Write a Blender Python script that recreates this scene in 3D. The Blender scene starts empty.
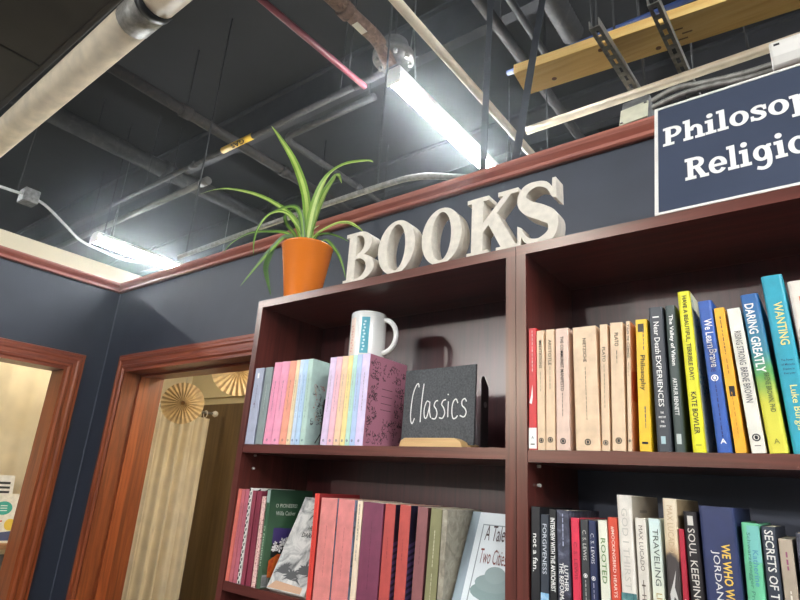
import bpy, bmesh, math, random
from mathutils import Vector, Matrix
random.seed(7)
PI = math.pi
scene = bpy.context.scene
col = scene.collection

# ------------------------------------------------------------------ camera, world, exposure
cam_d = bpy.data.cameras.new('camera')
cam = bpy.data.objects.new('camera', cam_d)
col.objects.link(cam)
cam_d.sensor_width = 36.0
cam_d.lens = 561.17 / 800 * 36.0
cam_d.clip_start = 0.02
YAW, PIT, ROL = math.radians(38.133), math.radians(18.272), math.radians(3.747)
fwd = Vector((-math.sin(YAW) * math.cos(PIT), math.cos(YAW) * math.cos(PIT), math.sin(PIT)))
r0 = Vector((math.cos(YAW), math.sin(YAW), 0))
u0 = r0.cross(fwd)
rr = math.cos(ROL) * r0 + math.sin(ROL) * u0
uu = -math.sin(ROL) * r0 + math.cos(ROL) * u0
cam.matrix_world = Matrix(((rr.x, uu.x, -fwd.x, 0.0), (rr.y, uu.y, -fwd.y, -0.9), (rr.z, uu.z, -fwd.z, 1.55), (0, 0, 0, 1)))
scene.camera = cam

world = bpy.data.worlds.new('world')
scene.world = world
world.use_nodes = True
world.node_tree.nodes['Background'].inputs[0].default_value = (0.9, 0.95, 1.0, 1)
world.node_tree.nodes['Background'].inputs[1].default_value = 0.02
GLOW_HAZE = True
if GLOW_HAZE:              # thin haze added to imitate lens glow round the tubes
    vs_ = world.node_tree.nodes.new('ShaderNodeVolumeScatter')
    vs_.inputs['Density'].default_value = .011
    vs_.inputs['Anisotropy'].default_value = .925
    vs_.inputs['Color'].default_value = (.88, .95, 1.0, 1)
    world.node_tree.links.new(vs_.outputs[0], world.node_tree.nodes['World Output'].inputs['Volume'])
scene.view_settings.view_transform = 'Standard'
scene.view_settings.look = 'None'
scene.view_settings.gamma = 1.0
scene.view_settings.exposure = 0.0
scene.view_settings.use_curve_mapping = False
LAMP = 225.0          # radiance of the ceiling tubes
SPOT = 330.0         # the shop's track spotlight aimed at these shelves

# ------------------------------------------------------------------ materials
def lin(c):
    return tuple(((v / 255) / 12.92 if v / 255 <= 0.04045 else ((v / 255 + 0.055) / 1.055) ** 2.4) for v in c) + (1.0,)

def base_mat(name):
    m = bpy.data.materials.new(name)
    m.use_nodes = True
    nt = m.node_tree
    return m, nt, nt.nodes['Principled BSDF']

def coords(nt, scale=(1, 1, 1), space='Object'):
    tc = nt.nodes.new('ShaderNodeTexCoord')
    mp = nt.nodes.new('ShaderNodeMapping')
    mp.inputs['Scale'].default_value = scale
    nt.links.new(tc.outputs[space], mp.inputs[0])
    return mp.outputs[0]

def ramp(nt, fac, stops):
    r = nt.nodes.new('ShaderNodeValToRGB')
    el = r.color_ramp.elements
    while len(el) < len(stops):
        el.new(0.5)
    for e, (p, c) in zip(el, stops):
        e.position = p
        e.color = lin(c)
    nt.links.new(fac, r.inputs[0])
    return r.outputs[0]

def noise(nt, vec, scale, detail=3, rough=0.5, dist=0.0):
    n = nt.nodes.new('ShaderNodeTexNoise')
    n.inputs['Scale'].default_value = scale
    n.inputs['Detail'].default_value = detail
    n.inputs['Roughness'].default_value = rough
    n.inputs['Distortion'].default_value = dist
    nt.links.new(vec, n.inputs['Vector'])
    return n.outputs[0]

def add_bump(nt, b, h, strength, dist=0.002):
    bp = nt.nodes.new('ShaderNodeBump')
    bp.inputs['Strength'].default_value = strength
    bp.inputs['Distance'].default_value = dist
    nt.links.new(h, bp.inputs['Height'])
    nt.links.new(bp.outputs[0], b.inputs['Normal'])

CACHE = {}
def plain(name, c, rough=0.5, metal=0.0, var=0.06, scale=30, bump=0.0, coat=0.0, spec=0.5):
    """A painted / printed surface: one colour with a faint noise in it."""
    key = (name, tuple(c), rough, metal)
    if key in CACHE:
        return CACHE[key]
    m, nt, b = base_mat(name)
    v = coords(nt)
    n = noise(nt, v, scale, 4)
    lo = tuple(max(0, x * (1 - var)) for x in c)
    hi = tuple(min(255, x * (1 + var)) for x in c)
    nt.links.new(ramp(nt, n, [(0.3, lo), (0.7, hi)]), b.inputs['Base Color'])
    b.inputs['Roughness'].default_value = rough
    b.inputs['Metallic'].default_value = metal
    b.inputs['Coat Weight'].default_value = coat
    b.inputs['Specular IOR Level'].default_value = spec
    if bump:
        add_bump(nt, b, noise(nt, v, scale * 4, 4), bump)
    CACHE[key] = m
    return m

def wood(name, dark, light, stretch=(14, 14, 0.8), rough=0.4, coat=0.0, scale=3.0, bump=0.08, mid=None, spec=0.5):
    m, nt, b = base_mat(name)
    v = coords(nt, stretch)
    n = noise(nt, v, scale, 8, 0.62, 0.6)
    st = [(0.32, dark), (0.68, light)] if mid is None else [(0.3, dark), (0.5, mid), (0.7, light)]
    nt.links.new(ramp(nt, n, st), b.inputs['Base Color'])
    b.inputs['Roughness'].default_value = rough
    b.inputs['Coat Weight'].default_value = coat
    b.inputs['Coat Roughness'].default_value = 0.28
    b.inputs['Specular IOR Level'].default_value = spec
    if bump:
        add_bump(nt, b, n, bump)
    return m

def grad(name, stops, h, axis=2, rough=0.45):
    """A cover printed with a colour run along its height (position 0 at the bottom edge)."""
    m, nt, b = base_mat(name)
    sc = [0, 0, 0]
    tc = nt.nodes.new('ShaderNodeTexCoord')
    sp = nt.nodes.new('ShaderNodeSeparateXYZ')
    nt.links.new(tc.outputs['Object'], sp.inputs[0])
    mt = nt.nodes.new('ShaderNodeMath'); mt.operation = 'DIVIDE'
    mt.inputs[1].default_value = h
    nt.links.new(sp.outputs[axis], mt.inputs[0])
    n = noise(nt, tc.outputs['Object'], 40, 3)
    ad = nt.nodes.new('ShaderNodeMath'); ad.operation = 'MULTIPLY_ADD'
    ad.inputs[1].default_value = 0.18
    nt.links.new(n, ad.inputs[0])
    sb = nt.nodes.new('ShaderNodeMath'); sb.operation = 'SUBTRACT'; sb.inputs[1].default_value = 0.09
    nt.links.new(mt.outputs[0], ad.inputs[2])
    nt.links.new(ad.outputs[0], sb.inputs[0])
    nt.links.new(ramp(nt, sb.outputs[0], stops), b.inputs['Base Color'])
    b.inputs['Roughness'].default_value = rough
    return m

def mottled(name, stops, scale, rough=0.5, detail=5, dist=1.0, stretch=(1, 1, 1)):
    m, nt, b = base_mat(name)
    nt.links.new(ramp(nt, noise(nt, coords(nt, stretch), scale, detail, 0.6, dist), stops), b.inputs['Base Color'])
    b.inputs['Roughness'].default_value = rough
    return m

def emit(name, c, s):
    m = bpy.data.materials.new(name)
    m.use_nodes = True
    nt = m.node_tree
    nt.nodes.clear()
    e = nt.nodes.new('ShaderNodeEmission'); o = nt.nodes.new('ShaderNodeOutputMaterial')
    e.inputs[0].default_value = c; e.inputs[1].default_value = s
    nt.links.new(e.outputs[0], o.inputs[0])
    return m

MAHOG = wood('mahogany_laminate', (70, 32, 29), (110, 54, 47), (30, 30, 1.2), 0.3, 0.35, 2.2, 0.05)
MAHOG_H = wood('mahogany_shelf', (70, 32, 29), (110, 54, 47), (1.2, 30, 30), 0.3, 0.35, 2.2, 0.05)
for m_ in (MAHOG, MAHOG_H):
    m_.node_tree.nodes['Principled BSDF'].inputs['Specular Tint'].default_value = (1.0, .82, .62, 1)
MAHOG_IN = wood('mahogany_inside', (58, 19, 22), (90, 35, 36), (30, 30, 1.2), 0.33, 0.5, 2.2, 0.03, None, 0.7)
OAK = wood('stained_oak', (104, 44, 20), (170, 90, 46), (26, 26, 1.3), 0.35, 0.25, 2.6, 0.15, (150, 72, 36))
OAK_DIM = wood('stained_oak_dimmed', (92, 40, 18), (152, 80, 40), (26, 26, 1.3), 0.4, 0.15, 2.6, 0.15, (124, 58, 28))  # the casing's oak, darkened to offset the room lamp's light on the jamb
OAK_H = wood('stained_oak_head', (104, 46, 26), (168, 88, 56), (1.3, 26, 26), 0.35, 0.25, 2.6, 0.15, (138, 66, 42))
OAK_Y = wood('stained_oak_side_head', (104, 46, 26), (168, 88, 56), (26, 1.3, 26), 0.35, 0.25, 2.6, 0.15, (138, 66, 42))
CROWN_M = wood('crown_stain', (130, 68, 56), (176, 106, 88), (1.3, 26, 26), 0.4, 0.2, 2.4, 0.1)
CROWN_Y = wood('crown_stain_side', (130, 68, 56), (176, 106, 88), (26, 1.3, 26), 0.4, 0.2, 2.4, 0.1)
NAVY = plain('navy_wall_paint', (49, 54, 66), 0.5, 0, 0.05, 12, 0.25)
CREAM = plain('cream_wall_paint', (226, 212, 170), 0.7, 0, 0.03, 4, 0.1)
CREAM_STRIP = plain('cream_upper_paint', (222, 210, 184), 0.7, 0, 0.03, 4, 0.1)
DECK = plain('black_deck', (17, 17, 19), 0.85, 0, 0.25, 5, 0.5)
BLACKPIPE = mottled('dusty_black_pipe', [(0.3, (30, 30, 32)), (0.55, (44, 43, 43)), (0.75, (72, 68, 66))], 22, 0.8)
RUSTPIPE = mottled('rusty_black_pipe', [(0.35, (30, 29, 29)), (0.6, (46, 41, 39)), (0.8, (84, 62, 52))], 30, 0.8)
BROWNPIPE = mottled('brown_iron_pipe', [(0.3, (70, 50, 40)), (0.6, (120, 92, 76)), (0.8, (160, 140, 120))], 40, 0.7)
CREAMPIPE = plain('cream_pipe', (206, 190, 164), 0.5, 0, 0.07, 14)
STEEL = plain('galvanised_steel', (138, 136, 130), 0.5, 0.45, 0.15, 60)
DULLSTEEL = plain('dull_steel', (120, 120, 120), 0.5, 0.5, 0.2, 40)
WHITE = plain('white_plastic', (226, 222, 214), 0.45, 0, 0.02, 8)
BLACKMETAL = plain('black_metal', (24, 24, 26), 0.4, 0.2, 0.1, 30)
BLACKSTRUT = plain('black_strut', (50, 52, 58), 0.5, 0.3, 0.1, 20)
PAPER = plain('book_paper', (222, 210, 186), 0.8, 0, 0.06, 60)
INK = plain('black_ink', (24, 22, 24), 0.6, 0, 0, 10)
WHITEINK = plain('white_ink', (240, 238, 232), 0.5, 0, 0, 10)
RED_P = plain('red_pipe_paint', (104, 40, 52), 0.5, 0, 0.1, 20)
BLUE_P = plain('blue_pipe', (34, 58, 112), 0.4, 0, 0.1, 20)
PINE = wood('pine_board', (232, 184, 104), (252, 216, 140), (1.2, 24, 24), 0.55, 0, 2.2, 0.05, (246, 204, 124))
PINE_E = plain('pine_end', (150, 118, 84), 0.7, 0, 0.1, 40)
FLOORM = mottled('carpet', [(0.3, (66, 62, 60)), (0.7, (90, 86, 82))], 60, 0.9)
LENS = emit('lamp_lens', (0.93, 0.97, 1.0, 1), LAMP)

# ------------------------------------------------------------------ mesh builder
class MB:
    def __init__(s):
        s.bm = bmesh.new(); s.mats = []
    def mi(s, m):
        if m not in s.mats:
            s.mats.append(m)
        return s.mats.index(m)
    def faces(s, vs, fs, m=None, mx=None):
        k = s.mi(m) if m else 0
        bv = [s.bm.verts.new((mx @ Vector(v)) if mx else v) for v in vs]
        for f in fs:
            try:
                s.bm.faces.new([bv[i] for i in f]).material_index = k
            except ValueError:
                pass
        return s
    def box(s, x0, x1, y0, y1, z0, z1, m=None, mx=None):
        vs = [(x, y, z) for x in (x0, x1) for y in (y0, y1) for z in (z0, z1)]
        return s.faces(vs, [(0, 1, 3, 2), (4, 6, 7, 5), (0, 4, 5, 1), (2, 3, 7, 6), (0, 2, 6, 4), (1, 5, 7, 3)], m, mx)
    def prism(s, poly, a0, a1, axis='z', m=None, mx=None):
        """poly: 2-D outline; extruded along the axis from a0 to a1."""
        def P(u, v, a):
            return {'z': (u, v, a), 'y': (u, a, v), 'x': (a, u, v)}[axis]
        n = len(poly)
        vs = [P(u, v, a0) for u, v in poly] + [P(u, v, a1) for u, v in poly]
        return s.faces(vs, [tuple(range(n)), tuple(range(2 * n - 1, n - 1, -1))] + [(i, (i + 1) % n, n + (i + 1) % n, n + i) for i in range(n)], m, mx)
    def strip(s, L, R, d, closed=False, m=None, mx=None, z=0.0):
        """A flat stroke between two outlines in the xy plane, thickness d towards -z."""
        n = len(L)
        vs = [(x, y, z) for x, y in L] + [(x, y, z) for x, y in R]
        fs = []
        rng = range(n if closed else n - 1)
        for i in rng:
            j = (i + 1) % n
            fs.append((i, j, n + j, n + i))
        if d:
            vs += [(x, y, z - d) for x, y in L] + [(x, y, z - d) for x, y in R]
            o = 2 * n
            for i in rng:
                j = (i + 1) % n
                fs += [(o + j, o + i, o + n + i, o + n + j), (i, o + i, o + j, j), (n + i, n + j, o + n + j, o + n + i)]
            if not closed:
                fs += [(0, n, o + n, o), (n - 1, o + n - 1, o + 2 * n - 1, 2 * n - 1)]
        return s.faces(vs, fs, m, mx)
    def tube(s, pts, r, n=10, m=None, cap=True):
        pts = [Vector(p) for p in pts]
        k = s.mi(m) if m else 0
        rings = []
        prev = None
        for i, p in enumerate(pts):
            t = (pts[min(i + 1, len(pts) - 1)] - pts[max(i - 1, 0)]).normalized()
            if prev is None:
                a = t.orthogonal().normalized()
            else:
                a = (prev - t * prev.dot(t)).normalized()
            prev = a
            b = t.cross(a)
            rad = r[i] if isinstance(r, (list, tuple)) else r
            rings.append([s.bm.verts.new(p + (a * math.cos(2 * PI * q / n) + b * math.sin(2 * PI * q / n)) * rad) for q in range(n)])
        for A, B in zip(rings, rings[1:]):
            for q in range(n):
                f = s.bm.faces.new((A[q], A[(q + 1) % n], B[(q + 1) % n], B[q])); f.material_index = k; f.smooth = True
        if cap:
            for R_ in (rings[0][::-1], rings[-1]):
                s.bm.faces.new(R_).material_index = k
        return s
    def lathe(s, prof, c=(0, 0, 0), n=32, m=None, closed=False):
        k = s.mi(m) if m else 0
        rings = [[s.bm.verts.new((c[0] + r * math.cos(2 * PI * q / n), c[1] + r * math.sin(2 * PI * q / n), c[2] + z)) for q in range(n)] for r, z in prof]
        prs = list(zip(rings, rings[1:])) + ([(rings[-1], rings[0])] if closed else [])
        for A, B in prs:
            for q in range(n):
                f = s.bm.faces.new((A[q], A[(q + 1) % n], B[(q + 1) % n], B[q])); f.material_index = k; f.smooth = True
        return s
    def mesh(s, me, mx, m):
        k = s.mi(m)
        vs = [s.bm.verts.new(mx @ v.co) for v in me.vertices]
        for p in me.polygons:
            try:
                s.bm.faces.new([vs[i] for i in p.vertices]).material_index = k
            except ValueError:
                pass
        return s
    def build(s, name, m=None, parent=None, local=False, bevel=0.0, smooth=False, recalc=True):
        if recalc:
            bmesh.ops.recalc_face_normals(s.bm, faces=s.bm.faces)
        if parent is not None and not local:
            bmesh.ops.translate(s.bm, verts=s.bm.verts, vec=-parent.location)
        me = bpy.data.meshes.new(name)
        s.bm.to_mesh(me); s.bm.free()
        for x in (s.mats or [m]):
            me.materials.append(x)
        o = bpy.data.objects.new(name, me)
        col.objects.link(o)
        if smooth:
            for p in me.polygons:
                p.use_smooth = True
        if parent is not None:
            o.parent = parent
        if bevel:
            b = o.modifiers.new('bevel', 'BEVEL'); b.width = bevel; b.segments = 2; b.limit_method = 'ANGLE'
        return o

def tag(o, label=None, cat=None, group=None, kind=None):
    if label: o['label'] = label
    if cat: o['category'] = cat
    if group: o['group'] = group
    if kind: o['kind'] = kind
    return o

def thing(name, loc, label, cat, group=None, rot=(0, 0, 0)):
    o = bpy.data.objects.new(name, None)
    o.empty_display_size = 0.05
    col.objects.link(o)
    o.location = loc
    o.rotation_euler = rot
    return tag(o, label, cat, group)

def structure(name, mb, m=None, parent=None, **k):
    o = mb.build(name, m, parent, **k)
    if parent is None:
        o['kind'] = 'structure'
    return o

def copy_tree(o, parent=None):
    c = o.copy(); col.objects.link(c)
    if parent is not None:
        c.parent = parent
    for ch in [x for x in scene.objects if x.parent == o]:
        copy_tree(ch, c)
    return c

# ------------------------------------------------------------------ lettering
_txt = {}
def text_mesh(t, bold=0.0, shear=0.0):
    """mesh of a line of text, its box (x0, x1, y0, y1)"""
    key = (t, bold, shear)
    if key not in _txt:
        cu = bpy.data.curves.new('text', 'FONT')
        cu.body = t
        cu.offset = bold
        cu.shear = shear
        cu.resolution_u = 2
        o = bpy.data.objects.new('text', cu)
        me = bpy.data.meshes.new_from_object(o)
        bpy.data.objects.remove(o)
        xs = [v.co.x for v in me.vertices]; ys = [v.co.y for v in me.vertices]
        _txt[key] = (me, min(xs), max(xs), min(ys), max(ys))
    return _txt[key]

def put_text(mb, t, m, origin, xdir, ydir, length, height, bold=0.0, shear=0.0, fit=True):
    """Centre a line of text on origin; its run is `length` along xdir, its box `height` along ydir."""
    me, x0, x1, y0, y1 = text_mesh(t, bold, shear)
    X, Y = Vector(xdir).normalized(), Vector(ydir).normalized()
    Z = X.cross(Y)
    sx = length / (x1 - x0); sy = height / (y1 - y0)
    O = Vector(origin) - X * sx * (x0 + x1) / 2 - Y * sy * (y0 + y1) / 2
    M = Matrix(((X.x * sx, Y.x * sy, Z.x, O.x), (X.y * sx, Y.y * sy, Z.y, O.y), (X.z * sx, Y.z * sy, Z.z, O.z), (0, 0, 0, 1)))
    mb.mesh(me, M, m)

def arc(cx, cy, rx, ry, a0, a1, n=16):
    return [(cx + rx * math.cos(math.radians(a0 + (a1 - a0) * i / n)), cy + ry * math.sin(math.radians(a0 + (a1 - a0) * i / n))) for i in range(n + 1)]

def g_rect(x0, x1, y0, y1):
    return ([(x0, y0), (x1, y0)], [(x0, y1), (x1, y1)], False)
def g_ring(cx, cy, rx, ry, tx, ty, a0=0, a1=360, n=28):
    full = abs(a1 - a0) >= 360
    A, B = arc(cx, cy, rx, ry, a0, a1, n), arc(cx, cy, rx - tx, ry - ty, a0, a1, n)
    return (A[:-1], B[:-1], True) if full else (A, B, False)
def g_quad(a, b, c, d):
    return ([a, b], [d, c], False)
def g_spline(pts, ws, n=40):
    P = [Vector((x, y, 0)) for x, y in pts]
    def cr(t):
        k = min(int(t), len(P) - 2); f = t - k
        p0, p1, p2, p3 = P[max(k - 1, 0)], P[k], P[k + 1], P[min(k + 2, len(P) - 1)]
        return 0.5 * ((2 * p1) + (p2 - p0) * f + (2 * p0 - 5 * p1 + 4 * p2 - p3) * f * f + (3 * p1 - p0 - 3 * p2 + p3) * f ** 3)
    L, R_ = [], []
    for i in range(n + 1):
        t = (len(P) - 1) * i / n
        p = cr(t); d = (cr(min(t + .02, len(P) - 1)) - cr(max(t - .02, 0))).normalized()
        k = min(int(t), len(ws) - 2); w_ = ws[k] + (ws[k + 1] - ws[k]) * (t - k)
        q = Vector((-d.y, d.x, 0)) * w_ / 2
        L.append(((p + q).x, (p + q).y)); R_.append(((p - q).x, (p - q).y))
    return (L, R_, False)

def draw_glyph(mb, strokes, m, mx, depth):
    for i, (L, R_, closed) in enumerate(strokes):
        mb.strip(L, R_, depth, closed, m, mx, z=-0.00012 * i)

SLAB = {   # heavy slab letters, cap height 1; value: (advance, strokes)
 'P': (.80, [g_rect(.1, .32, 0, 1), g_rect(0, .45, 0, .14), g_rect(0, .4, .86, 1), g_ring(.40, .70, .34, .30, .2, .14, -90, 90), g_rect(.2, .41, .40, .54)]),
 'R': (.90, [g_rect(.1, .32, 0, 1), g_rect(0, .43, 0, .14), g_rect(0, .42, .86, 1), g_ring(.42, .73, .33, .27, .2, .14, -90, 90), g_rect(.2, .43, .46, .60), g_quad((.36, .5), (.58, .5), (.82, .06), (.58, .06)), g_rect(.56, .90, 0, .14)]),
 'h': (.84, [g_rect(.08, .28, 0, 1.08), g_rect(0, .28, .94, 1.08), g_rect(0, .38, 0, .14), g_ring(.47, .45, .27, .29, .2, .14, 0, 180), g_rect(.54, .74, 0, .45), g_rect(.45, .82, 0, .14)]),
 'n': (.84, [g_rect(.08, .28, 0, .74), g_rect(0, .28, .60, .74), g_rect(0, .38, 0, .14), g_ring(.47, .45, .27, .29, .2, .14, 0, 180), g_rect(.54, .74, 0, .45), g_rect(.45, .82, 0, .14)]),
 'i': (.44, [g_rect(.1, .30, 0, .74), g_rect(0, .30, .60, .74), g_rect(0, .40, 0, .14), g_ring(.19, .97, .12, .12, .119, .119)]),
 'l': (.44, [g_rect(.1, .30, 0, 1.08), g_rect(0, .30, .94, 1.08), g_rect(0, .40, 0, .14)]),
 'o': (.72, [g_ring(.35, .37, .34, .38, .2, .13)]),
 's': (.62, [g_spline([(.52, .58), (.42, .68), (.24, .68), (.13, .55), (.28, .41), (.44, .30), (.46, .14), (.28, .05), (.10, .12)], [.12, .13, .14, .18, .2, .19, .16, .13, .12]), g_rect(.47, .58, .47, .72), g_rect(0.02, .13, .02, .27)]),
 'p': (.84, [g_rect(.1, .30, -.32, .74), g_rect(0, .30, .60, .74), g_rect(0, .42, -.32, -.18), g_ring(.46, .37, .34, .38, .2, .13)]),
 'y': (.80, [g_quad((.05, .70), (.27, .70), (.47, .06), (.30, .06)), g_quad((.56, .70), (.72, .70), (.42, -.16), (.26, -.16)), g_rect(0, .34, .62, .74), g_rect(.46, .80, .62, .74), g_spline([(.34, -.10), (.26, -.24), (.10, -.24), (.06, -.16)], [.16, .16, .15, .15], 10)]),
 'e': (.70, [g_ring(.35, .37, .34, .38, .2, .13, 0, 325), g_rect(.14, .68, .31, .43)]),
 'g': (.76, [g_ring(.33, .40, .30, .34, .19, .13), g_rect(.52, .68, .62, .74), g_spline([(.52, .70), (.57, .3), (.54, -.1), (.36, -.25), (.12, -.18)], [.16, .18, .17, .14, .14], 18)]),
}
# ------------------------------------------------------------------ room shell
CX = -2.69           # left wall
WY = 0.32            # back wall
TOP = 2.392          # top of the partition walls
structure('floor', MB().box(-8, 7.6, -12.5, 2.2, -0.05, 0.0), FLOORM)
structure('ceiling', MB().box(-8, 7.6, -12.5, 5.5, 4.0, 4.1), DECK)
b = MB()             # back wall with its doorway
DX0, DX1, DH = -2.466, -1.57, 1.962
b.box(CX - .13, DX0, WY, WY + .16, 0, TOP); b.box(DX1, 4.0, WY, WY + .16, 0, TOP); b.box(DX0, DX1, WY, WY + .16, DH, TOP)
structure('wall_back', b, NAVY)
b = MB()             # left wall with its doorway
LY0, LY1, LH = -0.78, 0.16, 1.957
b.box(CX - .11, CX, LY1, WY, 0, TOP); b.box(CX - .11, CX, -1.75, LY0, 0, TOP); b.box(CX - .11, CX, LY0, LY1, LH, TOP)
structure('wall_left', b, NAVY)
structure('wall_right', MB().box(7.5, 7.6, -12.5, 5.5, 0, 4.0), plain('far_wall_paint', (170, 166, 158), 0.8))
structure('wall_front', MB().box(-8, 7.5, -12.5, -12.4, 0, 4.0), plain('far_wall_paint', (170, 166, 158), 0.8))
structure('wall_far_left', MB().box(-8.1, -8, -12.5, 5.5, 0, 4.0), plain('far_wall_paint', (170, 166, 158), 0.8))
structure('wall_far_back', MB().box(-8, 7.5, 5.4, 5.5, 0, 4.0), plain('plenum_wall_paint', (46, 46, 50), 0.9))

def crown_prof():    # (distance out of the wall, height)
    return [(0, 2.352), (.012, 2.352), (.017, 2.356), (.017, 2.364), (.005, 2.367), (.007, 2.372), (.018, 2.383), (.022, 2.391), (.022, 2.397), (0, 2.397)]
structure('trim_1', MB().prism([(WY - d, z) for d, z in crown_prof()], CX, 3.9, 'x'), CROWN_M)
structure('trim_2', MB().prism([(CX + d, z) for d, z in crown_prof()], -1.75, WY, 'y'), CROWN_Y)
structure('trim_3', MB().tube([(CX + .002, WY - .002, 0), (CX + .002, WY - .002, 2.352)], .0025, 6), plain('corner_caulk', (84, 88, 100), .5))
structure('baseboard_back', MB().box(CX, DX0 - .07, WY - .015, WY, 0, .1), OAK_H)

def casing_ring(u0, u1, h, w_, place):
    """moulded casing: left leg, head, right leg as mitred profile strips; place(u, z, out) -> xyz"""
    prof = [(0, .014), (.006, .020), (.014, .020), (.019, .015), (.034, .015), (.040, .019), (.050, .019), (.056, .013), (.066, .013), (.070, .0)]
    outs = []
    for side in range(3):
        m = MB(); vs = []
        for d, o in prof:
            if side == 0: a, c = (u0 - d, 0), (u0 - d, h + d)
            elif side == 1: a, c = (u0 - d, h + d), (u1 + d, h + d)
            else: a, c = (u1 + d, 0), (u1 + d, h + d)
            vs += [place(a[0], a[1], o), place(c[0], c[1], o)]
        k = len(prof)
        base = [place(*((u0, 0) if side == 0 else (u0, h) if side == 1 else (u1, 0)), 0), place(*((u0, h) if side == 0 else (u1, h) if side == 1 else (u1, h)), 0)]
        vs += base
        fs = [(2 * i, 2 * i + 1, 2 * i + 3, 2 * i + 2) for i in range(k - 1)] + [(2 * k, 2 * k + 1, 1, 0)]
        m.faces(vs, fs)
        outs.append(m)
    return outs

# doorway in the back wall
d2 = thing('door_1', (DX0, WY, 0), None, None); d2['kind'] = 'structure'
L_, H_, R_ = casing_ring(DX0, DX1, DH, .07, lambda u, z, o: (u, WY - o, z))
L_.build('casing', OAK, d2); R_.build('casing', OAK, d2); H_.build('casing_head', OAK_H, d2)
MB().box(DX0 - .001, DX0 + .012, WY - .012, WY + .175, 0, DH).build('jamb', OAK_DIM, d2)
MB().box(DX1 - .012, DX1 + .001, WY - .012, WY + .175, 0, DH).build('jamb', OAK_DIM, d2)
MB().box(DX0 + .012, DX1 - .012, WY - .012, WY + .175, DH - .012, DH + .001).build('jamb_head', OAK_H, d2)
# stop strips along the jamb
MB().box(DX0 + .012, DX0 + .022, WY + .06, WY + .10, 0, DH - .012).build('stop', OAK, d2)
MB().box(DX0 + .022, DX1 - .022, WY + .06, WY + .10, DH - .022, DH - .012).build('stop', OAK_H, d2)
# doorway in the left wall
d1 = thing('door_2', (CX, LY1, 0), None, None); d1['kind'] = 'structure'
L_, H_, R_ = casing_ring(LY0, LY1, LH, .07, lambda u, z, o: (CX + o, u, z))
L_.build('casing', OAK, d1); R_.build('casing', OAK, d1); H_.build('casing_head', OAK_Y, d1)
MB().box(CX - .112, CX + .012, LY1 - .012, LY1 + .001, 0, LH).build('jamb', OAK, d1)
MB().box(CX - .112, CX + .012, LY0 - .001, LY0 + .012, 0, LH).build('jamb', OAK, d1)
MB().box(CX - .112, CX + .012, LY0 + .012, LY1 - .012, LH - .012, LH + .001).build('jamb_head', OAK_Y, d1)

# rooms beyond: a cream passage behind the left wall and a cream room behind the back wall
structure('wall_passage', MB().box(-3.72, -3.60, -2.2, 1.36, 0, 2.785), CREAM_STRIP)
structure('wall_beyond', MB().box(-3.60, -1.30, 1.36, 1.46, 0, 2.39), CREAM)
structure('wall_beyond_right', MB().box(-1.38, -1.30, .48, 1.36, 0, 2.39), CREAM)
structure('ceiling_beyond', MB().box(-3.60, -1.30, .485, 1.46, 2.37, 2.40), CREAM)
structure('trim_4', MB().box(-3.60, -1.38, 1.335, 1.36, 2.030, 2.062), CREAM)

# ------------------------------------------------------------------ lamps
def strip_light(x, y0, z, label, ln=1.22, w_=.033):
    t = thing('ceiling_light', (x, y0 + ln / 2, z), label, 'strip light', 'suspended strip lights')
    prof = [(-w_, .030), (-w_, .012), (-w_ * .82, .003), (-w_ * .5, -.004), (0, -.007), (w_ * .5, -.004), (w_ * .82, .003), (w_, .012), (w_, .030)]
    MB().prism([(x + u, z + v) for u, v in prof], y0 + .012, y0 + ln - .012, 'y').build('lens', LENS, t)
    e = w_ + .004
    hp = [(-.03, .0305), (.03, .0305), (e, .036), (e, .044), (.03, .075), (-.03, .075), (-e, .044), (-e, .036)]
    MB().prism([(x + u, z + v) for u, v in hp], y0, y0 + ln, 'y').build('housing', WHITE, t)
    for yy in (y0, y0 + ln - .011):
        MB().box(x - e, x + e, yy, yy + .011, z - .008, z + .0305).build('end_cap', WHITE, t)
    for yy in (y0 + .12, y0 + ln - .12):
        m = MB()
        m.tube([(x - .03, yy, z + .07), (x, yy, z + .40), (x, yy, 3.99)], .0035, 6); m.tube([(x + .03, yy, z + .07), (x, yy, z + .40)], .0035, 6)
        m.build('suspension_cable', DULLSTEEL, t)
    return t
strip_light(-1.31, .62, 3.2, 'bright strip light hanging above the word BOOKS')
strip_light(-4.25, .74, 3.15, 'bright strip light hanging over the corner of the dark walls', 1.22, .062)
strip_light(-1.31, -3.1, 3.2, 'strip light over the aisle facing the shelves')
strip_light(-4.25, -3.1, 3.2, 'strip light over the aisle past the left partition')
strip_light(1.63, -3.1, 3.2, 'strip light over the aisle facing the sign')
strip_light(4.57, -3.1, 3.2, 'strip light added over the aisle two rows past the sign')  # added out of view to brighten book covers facing right
strip_light(4.57, -6.8, 3.2, 'strip light added deep in the shop, two rows past the sign')  # also added, for more light from the right
strip_light(1.63, -1.5, 3.2, 'unseen strip light added near the shelves on the side of the sign')  # extra unseen fixture, added to brighten the right-facing covers
strip_light(-4.25, -1.35, 3.2, 'strip light past the left partition, close to the doorway')
strip_light(1.63, .62, 3.2, 'strip light past the end of the bookcases')
strip_light(-1.31, -6.8, 3.2, 'strip light deep in the shop, middle row')
strip_light(-4.25, -6.8, 3.2, 'strip light deep in the shop, row by the partition')
strip_light(-1.31, -10.5, 3.2, 'strip light by the shop front, middle row')
strip_light(-4.25, -10.5, 3.2, 'strip light by the shop front, row by the partition')
strip_light(1.63, -6.8, 3.2, 'strip light deep in the shop, row by the far wall')
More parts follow.
